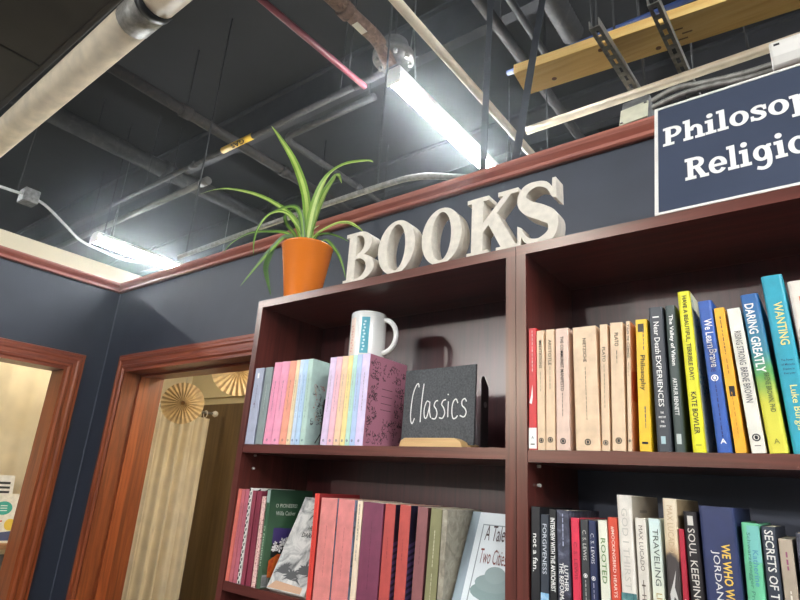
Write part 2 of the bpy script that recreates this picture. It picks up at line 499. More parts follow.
def track_spot(p, aim, power, label):
    t = thing('track_spotlight', p, label, 'spotlight')
    P = Vector(p); d = (Vector(aim) - P).normalized()
    MB().tube([P - d * .16, P - d * .02], [.045, .05], 20).build('head', BLACKMETAL, t)
    MB().tube([P - d * .09, P - d * .09 + Vector((0, 0, .14)), (P.x - d.x * .09, P.y - d.y * .09, 4.0)], .008, 8).build('stem', BLACKMETAL, t)
    ld = bpy.data.lights.new('spotlight', 'SPOT')
    ld.energy = power; ld.spot_size = math.radians(36); ld.spot_blend = .35; ld.shadow_soft_size = .045; ld.color = (1.0, .95, .88)
    lo = bpy.data.objects.new('bulb', ld); col.objects.link(lo); lo.parent = t
    lo.rotation_euler = d.to_track_quat('-Z', 'Y').to_euler()
track_spot((-3.65, -6.2, 2.98), (-.75, 0, 1.75), SPOT, 'black track spotlight over the shop floor aimed at the mug and letters')
track_spot((-1.25, -6.2, 3.22), (-.2, 0, 1.75), SPOT * .6, 'black track spotlight over the shop floor aimed at the bookcase with the sign')
def globe(x, y, z, power, label):
    t = thing('added_lamp', (x, y, z), label, 'added lamp')
    MB().lathe([(.0, -.055), (.05, -.05), (.085, -.03), (.10, 0)], (x, y, z), 24).build('shade', emit('warm_lamp_glass', (1.0, .93, .82, 1), power), t)
    MB().lathe([(.10, 0), (.105, .004), (.105, .02), (0, .02)], (x, y, z), 24).build('base', WHITE, t)
globe(-1.72, 1.08, 2.35, 122.0, 'unseen warm lamp added to light the room behind the doorway')  # added lamp, stands in for light the ceiling there blocks
globe(-3.15, .30, 2.338, 52.0, 'unseen warm lamp added to light the passage past the left doorway')  # added lamp, placed to light the drape but not the jamb
structure('ceiling_passage', MB().box(-3.60, CX - .11, -1.6, 1.36, 2.36, 2.388), CREAM)

# ------------------------------------------------------------------ bookcases
SH_L, SH_R, SH_LO = 1.623, 1.620, 1.319
CT = 1.995; DEPTH = .235; PT = .0195
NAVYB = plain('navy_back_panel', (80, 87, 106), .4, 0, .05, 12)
def bookcase(x0, x1, top_shelf, label, open_bay):
    t = thing('bookcase', (x0, 0, 0), label, 'bookcase', 'tall mahogany bookcases')
    MB().box(x0, x0 + PT, 0, DEPTH, 0, CT - .0195).build('side_panel', MAHOG, t)
    MB().box(x1 - PT, x1, 0, DEPTH, 0, CT - .0195).build('side_panel', MAHOG, t)
    MB().box(x0, x1, 0, DEPTH, CT - .0195, CT).build('top_panel', MAHOG_H, t)
    for z in (top_shelf, SH_LO, 1.01, .70, .39, .10):
        MB().box(x0 + PT + .0005, x1 - PT - .0005, 0.001, DEPTH - .006, z - .0195, z).build('shelf', MAHOG_H, t)
    MB().box(x0 + PT, x1 - PT, .03, .045, 0, .08).build('kickboard', MAHOG_H, t)
    zb = (top_shelf - .010) if open_bay else .08
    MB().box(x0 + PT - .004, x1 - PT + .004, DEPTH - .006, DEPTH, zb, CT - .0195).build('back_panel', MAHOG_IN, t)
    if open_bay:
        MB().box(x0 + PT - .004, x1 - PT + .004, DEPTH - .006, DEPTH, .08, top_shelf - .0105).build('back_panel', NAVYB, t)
    for z in (top_shelf - .024, top_shelf - .055):
        for xx, s_ in ((x0 + PT, 1), (x1 - PT, -1)):
            m = MB(); m.tube([(xx - .001 * s_, .04, z), (xx + .006 * s_, .04, z)], .0028, 8); m.build('shelf_pin', WHITE, t)
    return t
XL0, XL1 = -1.186, -.4365
XR0, XR1 = -.4355, .3145
bookcase(XL0, XL1, SH_L, 'mahogany bookcase with a potted plant and white letters on top', False)
bookcase(XR0, XR1, SH_R, 'mahogany bookcase carrying the dark sign on its top', True)

# ------------------------------------------------------------------ books
MATS = {}
def cm(c, rough=0.42):
    k = (tuple(c), rough)
    if k not in MATS:
        MATS[k] = plain('book_cover', c, rough, 0, 0.05, 50)
    return MATS[k]
def ring_logo(m, x, z, r, ink):
    mx = Matrix(((1, 0, 0, x), (0, 0, -1, -.0006), (0, 1, 0, z), (0, 0, 0, 1)))
    L, R_, c = g_ring(0, 0, r, r, r * .3, r * .3, 0, 360, 14)
    m.strip(L, R_, 0, True, ink, mx)
    L, R_, c = g_ring(0, 0, r * .42, r * .55, r * .41, r * .54, 0, 360, 8)
    m.strip(L, R_, 0, True, ink, mx)
def quad_y(m, x0, x1, z0, z1, mat, y=-.0004):      # print on the spine face
    m.faces([(x0, y, z0), (x1, y, z0), (x1, y, z1), (x0, y, z1)], [(0, 1, 2, 3)], mat)
def quad_x(m, pts, mat, x):                          # print on the right cover, pts (y, z)
    m.faces([(x, a, c) for a, c in pts], [tuple(range(len(pts)))], mat)

def book(label, x, w, h, lean, z0, D, cover, group, texts=(), bands=(), hard=False, y0=.003, logo=None, extra=None, extra_cover=None, tilt=0.0, page=None, page_inset=None):
    """texts: (string, centre up the spine 0..1, run as share of height, size as share of width, ink, offset -.5...5, across?)"""
    th = math.radians(lean)
    z = z0 + (w * math.sin(th) if th > 0 else 0.0) + .0004
    xx = x
    t = thing('book', (xx, y0, z), label, 'book', group, (math.radians(tilt), th, 0))
    ct = .0022 if hard else .0008
    r = min(.004 if hard else .0012, w * .3)
    out = [(0, D), (0, r), (r * .3, r * .3), (r, 0), (w - r, 0), (w - r * .3, r * .3), (w, r), (w, D), (w - ct, D), (w - ct, ct * 1.2), (ct, ct * 1.2), (ct, D)]
    MB().prism(out, 0, h, 'z').build('cover', cover, t, True)
    i = page_inset if page_inset is not None else (.003 if hard else .0006)
    MB().box(ct + .0001, w - ct - .0001, ct * 1.2 + .0002, D - (.004 if hard else .0006), i, h - i).build('page_block', page or PAPER, t, True)
    if bands or extra:
        m = MB()
        for (a, c, mat) in bands:
            quad_y(m, .0002, w - .0002, a * h, c * h, mat)
        if extra:
            extra(m, w, h)
        m.build('printed_panel', None, t, True, recalc=False)
    for i, tx in enumerate(texts):
        s, pos, run, size, ink_ = tx[:5]
        off = tx[5] if len(tx) > 5 else 0.0
        bold = tx[6] if len(tx) > 6 else 0.012
        across = len(tx) > 7 and tx[7]
        o = (w / 2 + off * w, -.0007, pos * h)
        m = MB()
        if s == '~':                     # print too small to read in the photograph
            rnd = random.Random(int(pos * 1000 + run * 77))
            z, end = (pos + run / 2) * h, (pos - run / 2) * h
            if across:
                quad_y(m, o[0] - run * w / 2, o[0] + run * w / 2, o[2] - size * w * .3, o[2] + size * w * .3, ink_, -.0007)
            else:
                while z > end:
                    l = rnd.uniform(.003, .007)
                    sw = size * w * rnd.uniform(.16, .30)
                    quad_y(m, o[0] - sw / 2, o[0] + sw / 2, max(z - l, end - .001), z, ink_, -.0007)
                    z -= l + rnd.uniform(.001, .0025)
        elif across:
            put_text(m, s, ink_, o, (1, 0, 0), (0, 0, 1), run * w, size * w, bold)
        else:
            put_text(m, s, ink_, o, (0, 0, -1), (1, 0, 0), run * h, size * w, bold)
        m.build(('title', 'author_line', 'small_print')[min(i, 2)], None, t, True, recalc=False)
    if logo:
        m = MB()
        ring_logo(m, w / 2, logo[0] * h, min(logo[1], w * .32), logo[2])
        m.build('emblem', None, t, True, recalc=False)
    if extra_cover:
        m = MB(); extra_cover(m, w, h, D)
        m.build('cover_print', None, t, True, recalc=False)
    return t

def shelve(rows, z0, group, xmin, gap=.0007):
    """rows left to right: dicts; keeps each clear of the one before it"""
    edge_b = edge_t = xmin
    for r in rows:
        r['w'] -= gap
        x, w, h, ln = r.pop('x'), r['w'], r['h'], r['lean']
        s = math.sin(math.radians(ln)) * .19
        x = max(x, edge_b + gap, edge_t + gap - s)
        book(x=x, z0=z0, group=group, **r)
        edge_b, edge_t = x + w, x + w + s

ink = lambda *c: plain('ink', c, 0.5, 0, 0, 10)
GREYINK, GOLD = ink(110, 96, 84), ink(224, 186, 74)
def B(label, x, w, h, lean, D, c, texts=(), hard=False, **k):
    cv = c if not isinstance(c, tuple) else cm(c)
    return dict(label=label, x=x, w=w, h=h, lean=lean, D=D, cover=cv, texts=texts, hard=hard, **k)

# --- upper bay of the left bookcase: two pastel sets
def curls(m, rnd, x, y0, y1, z0, z1, n, inkm, size):
    """printed sprigs on a right-hand cover"""
    for i in range(n):
        cy, cz = rnd.uniform(y0, y1), rnd.uniform(z0, z1)
        a0 = rnd.uniform(0, 360); r = rnd.uniform(.5, 1) * size
        A, Bq = arc(cy, cz, r, r, a0, a0 + rnd.uniform(120, 250), 8), arc(cy, cz, r * .8, r * .8, a0, a0 + 200, 8)
        k = len(A)
        m.faces([(x, a, b_) for a, b_ in A] + [(x, a, b_) for a, b_ in Bq], [(j, j + 1, k + j + 1, k + j) for j in range(k - 1)], inkm)
        for q in range(3):
            py, pz = cy + rnd.uniform(-1, 1) * size * 1.3, cz + rnd.uniform(-1, 1) * size * 1.3
            py = min(max(py, y0), y1); pz = min(max(pz, z0), z1)
            aa = rnd.uniform(0, PI); l = size * .55
            m.faces([(x, py + l * math.cos(aa), pz + l * math.sin(aa)), (x, py + l * .35 * math.cos(aa + 1.6), pz + l * .35 * math.sin(aa + 1.6)), (x, py - l * math.cos(aa), pz - l * math.sin(aa)), (x, py - l * .35 * math.cos(aa + 1.6), pz - l * .35 * math.sin(aa + 1.6))], [(0, 1, 2, 3)], inkm)
def mint_print(m, w, h, D):
    rnd = random.Random(3)
    X = w + .0005
    dk, pk, wh = ink(70, 66, 58), ink(190, 120, 104), ink(206, 168, 130)
    curls(m, rnd, X, .012, D - .012, .045, h - .055, 46, dk, .006)
    curls(m, rnd, X, .014, D - .012, .06, h - .06, 18, pk, .005)
    curls(m, rnd, X, .014, D - .012, .05, h - .06, 14, wh, .005)
    for k in range(7):        # trunk and roots
        a = .03 + .014 * k
        quad_x(m, [(a, .006), (a + .004, .006), (.062 + .003 * k, .05), (.060 + .003 * k, .05)], dk, X)
def dusty_print(m, w, h, D):
    rnd = random.Random(5)
    X = w + .0005
    dk = ink(58, 34, 42)
    curls(m, rnd, X, .008, D - .006, h - .05, h - .008, 30, dk, .006)
    curls(m, rnd, X, .008, D - .006, .008, .06, 34, dk, .006)
    curls(m, rnd, X, .006, .035, .05, h - .05, 26, dk, .006)
    curls(m, rnd, X, D - .035, D - .006, .05, h - .05, 24, dk, .006)
    for z_ in (.64, .56, .48, .41):
        quad_x(m, [(D * .36, h * z_), (D * .64, h * z_), (D * .64, h * z_ + .0012), (D * .36, h * z_ + .0012)], dk, X + .0003)
pinkink = ink(150, 96, 110)
def dash(txt='- - - -'):
    return txt
UPPER_L = [
 B('pale lavender-grey slim book at the end by the left side panel', -1.1652, .0335, .188, .8, .13, (168, 172, 190), [('~', .62, .30, .3, ink(120, 122, 140))], extra=lambda m, w, h: (ring_logo(m, w * .45, h * .52, .003, ink(120, 40, 44)), quad_y(m, w * .35, w * .55, h * .86, h * .93, WHITEINK))),
 B('sage-grey slim book between the lavender book and the pink pair', -1.126, .027, .1875, 1.0, .13, (130, 142, 140), [('~', .6, .34, .26, ink(176, 184, 180))]),
 B('first bubblegum-pink slim volume, beside the sage-grey book', -1.097, .0280, .1975, 1.8, .13, (238, 152, 180), [('~', .58, .36, .2, pinkink)], logo=(.05, .0032, pinkink)),
 B('second bubblegum-pink slim volume, beside the coral one', -1.0685, .0275, .1975, 1.7, .13, (240, 158, 184), [('~', .58, .36, .2, pinkink)], logo=(.05, .0032, pinkink)),
 B('coral-orange slim volume of the pastel set', -1.0405, .0235, .197, 1.6, .13, (240, 160, 132), [('~', .58, .36, .2, ink(160, 100, 90))], logo=(.05, .0032, ink(150, 90, 80))),
 B('pale cream-yellow slim volume of the pastel set', -1.0165, .0130, .1975, 1.3, .13, (240, 216, 176), [('~', .58, .36, .3, ink(150, 130, 100))], logo=(.05, .0028, ink(140, 120, 100))),
 B('pale ice-blue slim volume next to the cream-yellow one', -1.0015, .0125, .1975, .6, .13, (206, 222, 240), [('~', .56, .5, .3, ink(90, 130, 180))], logo=(.05, .0028, ink(100, 120, 160))),
 B('light sky-blue slim volume next to the mint one', -.9870, .0145, .197, .2, .13, (186, 212, 236), [('~', .56, .5, .3, ink(90, 130, 180))], logo=(.05, .0028, ink(100, 120, 160))),
 B('mint slim volume with a flowering tree printed on its cover', -.9720, .0170, .197, -.2, .13, (184, 210, 198), [('~', .56, .5, .26, ink(110, 140, 130))], logo=(.05, .0028, ink(90, 120, 120)), extra_cover=mint_print),
]
shelve(UPPER_L, SH_L, 'first pastel set of slim books', XL0 + PT + .001)
s2 = [((224, 200, 226), .0200, 2.0, 'lilac'), ((244, 190, 200), .0180, 1.8, 'blush-pink'), ((246, 206, 168), .0180, 1.5, 'peach'), ((246, 222, 150), .0140, 1.2, 'butter-yellow'), ((190, 224, 208), .0125, 1.0, 'pale mint'), ((186, 206, 236), .0145, .8, 'powder-blue'), ((222, 206, 236), .0225, .8, 'pale violet')]
rows, x = [], -.906
for i, (c, w, ln, nm) in enumerate(s2):
    lab = {0: 'lilac slim book that opens the rainbow set under the mug', 6: 'pale violet book with dusty pink floral cover, last of the rainbow set under the mug'}.get(i, nm + ' slim book in the rainbow set under the mug')
    kw = dict(extra_cover=lambda m, w, h, D: (quad_x(m, [(.0012, .0002), (D, .0002), (D, h - .0002), (.0012, h - .0002)], ink(186, 122, 140), w + .0003), dusty_print(m, w, h, D))) if i == 6 else {}
    rows.append(B(lab, x, w, .1945, ln, .134, c, [('~', .58, .42, .24, ink(150, 130, 140))], logo=(.05, .0028, ink(110, 100, 120)), **kw))
    x += w + .0006
shelve(rows, SH_L, 'rainbow set of slim books under the mug', -.95)

# --- upper bay of the right bookcase
CRM = (226, 194, 158)
def white_foot(m, w, h):
    quad_y(m, .0002, w - .0002, .002, .036, WHITEINK)
    put_text(m, 'A', INK, (w / 2, -.0008, .020), (1, 0, 0), (0, 0, 1), w * .3, w * .3)
    quad_y(m, w * .25, w * .75, .008, .010, GREYINK, -.0007)
    mx = Matrix(((1, 0, 0, 0), (0, 0, -1, -.0008), (0, 1, 0, 0), (0, 0, 0, 1)))
    m.faces([(w * .1, -.0008, h * .37), (w * .34, -.0008, h * .43), (w * .5, -.0008, h * .52), (w * .55, -.0008, h * .42), (w * .42, -.0008, h * .36)], [(0, 1, 2, 3, 4)], WHITEINK)
def inf(x0, x1, z0, z1, mat):
    return lambda m, w, h: quad_y(m, x0 * w, x1 * w, z0 * h, z1 * h, mat)
def gen(title, author, tpos, trun, apos, arun, sz=.34, asz=.24):
    return [(title, tpos, trun, sz, INK, 0, .006), (author, apos, arun, asz, GREYINK, 0, .0)]
AUS = (216, 204, 90)
UPPER_R = [
 B('bright red paperback with a white foot at the left end of the right upper shelf', -.4158, .0150, .210, .4, .12, (206, 40, 42), [('~', .80, .36, .22, WHITEINK)], extra=white_foot),
 B('slim cream paperback titled Meditations next to the red one', -.4005, .0148, .204, .3, .12, CRM, gen('MEDITATIONS', '~', .79, .24, .56, .16), logo=(.075, .0042, INK)),
 B('cream paperback with black author name, third from the left end', -.3842, .0165, .204, .9, .12, CRM, gen('ARISTOTLE', '~', .80, .22, .58, .2), logo=(.08, .0045, INK)),
 B('pale pinkish cream paperback titled Communist Manifesto', -.3660, .0232, .2035, .9, .12, (224, 192, 172), gen('THE COMMUNIST MANIFESTO', '~', .70, .46, .36, .18, .26, .2), logo=(.07, .0048, INK)),
 B('thickest cream paperback of the row, standing free of its neighbours', -.3338, .0398, .202, .3, .12, CRM, [('NIETZSCHE', .80, .20, .14, INK, 0, .006), ('~', .45, .42, .1, GREYINK)], logo=(.065, .005, INK)),
 B('thin cream paperback just after the thickest cream one', -.2930, .0132, .202, 1.7, .12, CRM, gen('PLATO', '~', .75, .12, .5, .34, .38, .26), logo=(.06, .0042, INK)),
 B('medium cream paperback two places before the yellow philosophy book', -.2772, .0208, .2026, 2.0, .12, CRM, gen('PLATO', '~', .86, .11, .72, .1, .3, .2), logo=(.075, .0048, INK)),
 B('very thin cream paperback with a coral cover beside the yellow philosophy book', -.2540, .0068, .203, 2.6, .12, CRM, gen('TAO TE CHING', '~', .84, .27, .62, .1, .5, .4), logo=(.075, .002, INK), extra_cover=lambda m, w, h, D: (quad_x(m, [(.001, .0005), (D, .0005), (D, h - .0005), (.001, h - .0005)], ink(216, 150, 112), w + .0003), quad_x(m, [(.004, h * .38), (D, h * .38), (D, h * .7), (.004, h * .6)], ink(196, 92, 62), w + .0005))),
 B('bright yellow paperback titled Philosophy', -.2375, .0178, .203, 2.1, .13, (238, 190, 30), [('Philosophy', .58, .27, .52, INK, -.02, .01), ('~', .84, .16, .3, GREYINK, .16), ('~', .25, .15, .34, GREYINK, .1), ('~', .06, .5, .3, INK, 0, .01, True)], extra=inf(.2, .72, .90, .965, ink(60, 50, 30))),
 B('charcoal hardback titled Near Death Experiences', -.2130, .0215, .2205, .9, .14, (58, 60, 66), [('Near Death', .775, .23, .38, WHITEINK, 0, .005), ('EXPERIENCES', .47, .35, .36, WHITEINK, 0, .005), ('~', .925, .45, .16, WHITEINK, 0, .01, True), ('THE', .255, .22, .14, WHITEINK, 0, .02, True), ('BEST OF', .225, .46, .14, WHITEINK, 0, .02, True), ('THE', .195, .22, .14, WHITEINK, 0, .02, True), ('STORY', .165, .4, .14, WHITEINK, 0, .02, True)], hard=True, extra=inf(.32, .62, .05, .10, ink(170, 196, 200))),
 B('dark green-grey book titled The Valley of Vision', -.1892, .0150, .2205, 1.0, .14, (56, 68, 64), [('The Valley of Vision', .75, .36, .5, WHITEINK, 0, .02), ('ARTHUR BENNETT', .36, .25, .4, WHITEINK, 0, .01)], hard=True, extra=inf(.28, .72, .05, .115, ink(190, 196, 190))),
 B('tall neon yellow book titled Have a Beautiful Terrible Day', -.1658, .0182, .240, 0, .145, (232, 224, 24), [('HAVE A BEAUTIFUL, TERRIBLE DAY!', .70, .54, .40, INK, 0, .014), ('KATE BOWLER', .23, .25, .40, INK, 0, .014)], hard=True, extra=inf(.3, .7, .04, .044, INK), extra_cover=lambda m, w, h, D: (quad_x(m, [(.003, .001), (D, .001), (D, h - .001), (.003, h - .001)], ink(226, 222, 190), w + .0003), curls(m, random.Random(9), w + .0005, .01, D - .01, .01, h - .01, 40, ink(60, 150, 160), .009))),
 B('royal blue hardback with handwritten white title after the neon yellow book', -.1350, .0196, .2206, -1.1, .14, (44, 88, 170), [('We Learn', .77, .2, .55, WHITEINK, .05), ('to Be Brave', .61, .2, .5, ink(40, 50, 120), .05), ('Brave', .60, .12, .52, WHITEINK, .12), ('~', .28, .36, .3, ink(30, 48, 110)), ('A', .07, .4, .36, WHITEINK, 0, .02, True)], hard=True, logo=(.47, .0048, WHITEINK)),
 B('slim orange-yellow book between the royal blue and the white one', -.1130, .0142, .207, -1.6, .13, (246, 176, 32), [('~', .80, .27, .4, ink(120, 80, 40)), ('~', .58, .1, .4, ink(190, 120, 20)), ('~', .25, .3, .3, ink(206, 140, 26))], extra=inf(.3, .8, .37, .44, INK)),
 B('white paperback with handwritten title between the orange and the blue-green book', -.0940, .0176, .2037, -2.3, .13, (232, 226, 212), [('RISING STRONG', .71, .24, .48, ink(50, 50, 60), 0, .0), ('BRENE BROWN', .45, .24, .5, ink(50, 50, 60), 0, .0)], logo=(.1, .005, ink(30, 30, 34)), extra=inf(.28, .72, .045, .05, GREYINK)),
 B('watercolour blue to green to yellow book titled Daring Greatly', -.0740, .0226, .2221, -2.4, .14, grad('watercolour_cover', [(0.0, (226, 214, 70)), (.3, (214, 208, 66)), (.46, (96, 164, 76)), (.62, (46, 128, 150)), (1.0, (36, 96, 160))], .2221), [('DARING GREATLY', .71, .45, .52, WHITEINK, -.1, .02), ('BRENE BROWN, PHD', .36, .24, .32, ink(70, 90, 50), .1), ('A', .07, .3, .3, ink(140, 136, 40), 0, .0, True)], hard=True),
 B('tall turquoise hardback titled Wanting', -.0478, .0262, .2457, -1.7, .145, (36, 160, 182), [('WANTING', .71, .25, .42, ink(240, 226, 130), .06, .01), ('The Power', .50, .56, .12, ink(20, 60, 90), 0, .01, True), ('of Mimetic', .475, .6, .12, ink(20, 60, 90), 0, .01, True), ('Desire in', .45, .5, .12, ink(20, 60, 90), 0, .01, True), ('Everyday', .425, .5, .12, ink(20, 60, 90), 0, .01, True), ('Luke Burgis', .24, .24, .42, ink(230, 226, 140), 0, .01)], hard=True),
 B('white hardback after the turquoise one at the frame edge', -.0190, .0230, .2330, -1.5, .14, (230, 218, 204), [('~', .8, .2, .5, ink(220, 110, 80), 0, .0)], hard=True),
]
shelve(UPPER_R, SH_R, 'books on the upper shelf under the sign', XR0 + PT + .001)

# --- lower bay of the right bookcase
def photo_foot(c, zt):
    return lambda m, w, h: quad_y(m, .0002, w - .0002, .02, h * zt, c)
LOWER_R = [
 B('black paperback titled not a fan', -.4158, .0158, .212, .8, .14, (26, 26, 30), [('not a fan.', .68, .26, .52, WHITEINK, 0, .01), ('~', .20, .18, .45, ink(190, 80, 110))]),
 B('dark slate paperback titled Forgiveness with a pale blue foot', -.3995, .0142, .2015, .9, .13, (48, 54, 64), [('FORGIVENESS', .75, .36, .48, ink(214, 220, 226), 0, .004)], extra=photo_foot(mottled('sky_print', [(.3, (90, 160, 206)), (.7, (196, 222, 236))], 70), .44)),
 B('black paperback with bold white title about an interview', -.3847, .0125, .210, .6, .13, (22, 22, 24), [('INTERVIEW WITH THE ANTICHRIST', .69, .50, .6, WHITEINK, 0, .02)], extra=inf(.3, .7, .22, .25, ink(200, 50, 40))),
 B('mottled dark blue book with white two-line title, fourth from the middle upright', -.3715, .0206, .210, .3, .14, mottled('marbled_cover', [(.3, (34, 32, 40)), (.55, (66, 68, 86)), (.75, (120, 124, 140))], 60, .4), [('~', .86, .23, .3, ink(170, 176, 200)), ('LUTHER', .54, .17, .3, WHITEINK, .2), ('THE REFORMATION', .46, .36, .34, WHITEINK, -.18)]),
 B('raspberry red slim paperback after the mottled dark blue book', -.3462, .0130, .200, 0, .13, (214, 50, 76), [('C. S. LEWIS', .70, .26, .4, ink(150, 30, 50), 0, 0)]),
 B('charcoal slim paperback with a white emblem after the raspberry one', -.3328, .0126, .199, .4, .13, (54, 54, 56), [('C. S. LEWIS', .82, .21, .44, ink(210, 208, 200), 0, 0), ('~', .50, .16, .3, ink(210, 208, 200))], logo=(.61, .003, WHITEINK), extra=photo_foot(mottled('cloud_print', [(.35, (120, 136, 130)), (.65, (206, 214, 208))], 80), .33)),
 B('navy slim paperback with a white emblem before the cream one', -.3203, .0112, .1985, .4, .13, (34, 42, 78), [('C. S. LEWIS', .805, .21, .46, ink(214, 214, 214), 0, 0), ('~', .48, .18, .3, ink(210, 208, 220))], logo=(.60, .003, WHITEINK)),
 B('pale cream book titled Rooted in green letters', -.3042, .0140, .200, -.1, .13, (226, 224, 204), [('ROOTED', .725, .305, .5, ink(96, 134, 66), 0, .004)]),
 B('orange-red book with a white slanting title beside the cream one', -.2898, .0140, .2055, 0, .135, (206, 72, 48), [('#MOCKINGBIRD HEARTS', .71, .46, .36, ink(240, 220, 206), 0, .008)]),
 B('tall white book with faint grey title and grey cover', -.2755, .0220, .238, 0, .15, (224, 216, 204), [('GOD I THIRST', .695, .456, .4, ink(196, 190, 178), 0, 0)], hard=True, extra=photo_foot(mottled('teal_print', [(.3, (30, 80, 84)), (.6, (90, 140, 140)), (.8, (190, 200, 190))], 90), .45), extra_cover=lambda m, w, h, D: (quad_x(m, [(.003, .001), (D, .001), (D, h - .001), (.003, h - .001)], ink(168, 158, 142), w + .0003), quad_x(m, [(.04, h - .024), (.08, h - .024), (.08, h - .020), (.04, h - .020)], ink(130, 124, 116), w + .0005))),
 B('off-white paperback with a cross mark in front of the tall white one', -.2520, .0150, .2075, .4, .135, (222, 214, 200), [('MAX LUCADO', .81, .286, .38, GREYINK, 0, 0), ('HE', .49, .06, .4, GREYINK)], extra=lambda m, w, h: (quad_y(m, w * .46, w * .53, h * .52, h * .61, GREYINK, -.0007), quad_y(m, w * .32, w * .68, h * .572, h * .582, GREYINK, -.0007))),
 B('pale aqua to yellow paperback titled Traveling Light', -.2340, .0155, .2085, .5, .135, grad('dawn_cover', [(.2, (236, 222, 160)), (.5, (222, 222, 200)), (1.0, (208, 226, 222))], .2085), [('TRAVELING', .76, .35, .5, ink(80, 90, 80), .08, 0), ('LIGHT', .465, .15, .5, ink(170, 140, 60), .08, 0)]),
 B('tall tan book with a dark lower half and white figure', -.2165, .0190, .237, 1.2, .15, grad('sepia_cover', [(.655, (70, 62, 60)), (.69, (190, 160, 124)), (.75, (224, 204, 170)), (1.0, (222, 206, 180))], .237), [('MAX LUCADO', .83, .26, .4, ink(196, 170, 134), 0, 0), ('~', .33, .05, .5, WHITEINK)], hard=True, extra=lambda m, w, h: m.faces([(w * p, -.0008, h * q) for p, q in ((.2, .48), (.45, .54), (.7, .61), (.55, .52), (.8, .44), (.5, .47), (.3, .40))], [tuple(range(7))], ink(200, 196, 190)), extra_cover=lambda m, w, h, D: quad_x(m, [(.003, .001), (D, .001), (D, h - .001), (.003, h - .001)], ink(176, 152, 116), w + .0003)),
 B('thin crimson book squeezed in before the black one', -.1975, .0075, .198, 1.0, .13, (176, 36, 56), [('CHRISTIANITY', .38, .36, .5, ink(236, 210, 210), 0, .01)]),
 B('black hardback titled Soul Keeping', -.1868, .0182, .2215, -.2, .145, (32, 26, 28), [('SOUL KEEPING', .687, .43, .5, ink(214, 206, 196), 0, 0)], hard=True, extra=inf(.3, .7, .92, .975, ink(206, 200, 190))),
 B('thick navy hardback titled in yellow and white, the widest of its shelf', -.1672, .0435, .2301, .4, .155, (46, 54, 92), [('WE WHO WRESTLE', .58, .44, .24, ink(236, 196, 84), .16, .02), ('JORDAN B.', .595, .33, .24, ink(220, 218, 214), -.14, 0)], hard=True, page=plain('dark_edge', (40, 44, 60), .7)),
 B('mint green hardback with pale title beside the thick navy one', -.1228, .0212, .2127, 1.6, .14, (112, 196, 152), [('Schwarzenegger Pratt', .735, .42, .26, ink(78, 140, 116), -.16), ('Katherine', .747, .2, .3, ink(86, 150, 170), .16)], hard=True, extra=inf(.3, .99, .78, .985, ink(120, 190, 180))),
 B('dark slate book titled Secrets of in bold white', -.0990, .0160, .210, 1.2, .14, (48, 54, 66), [('SECRETS OF THE', .75, .46, .62, ink(226, 224, 216), 0, .012)]),
 B('taupe book with a black top cover after the dark slate one', -.0818, .0152, .1967, 1.2, .14, (176, 160, 140), [('~', .57, .26, .5, ink(232, 226, 210), 0, .01), ('~', .87, .11, .5, ink(150, 80, 110))]),
 B('dark marbled book at the frame edge of the lower right shelf', -.0630, .0200, .205, 1.2, .14, mottled('dark_marble', [(.3, (40, 40, 50)), (.7, (96, 96, 110))], 60), [('A', .95, .4, .4, WHITEINK, 0, .01, True)]),
]
shelve(LOWER_R, SH_LO, 'books on the lower shelf of the bookcase with the sign', XR0 + PT + .001)

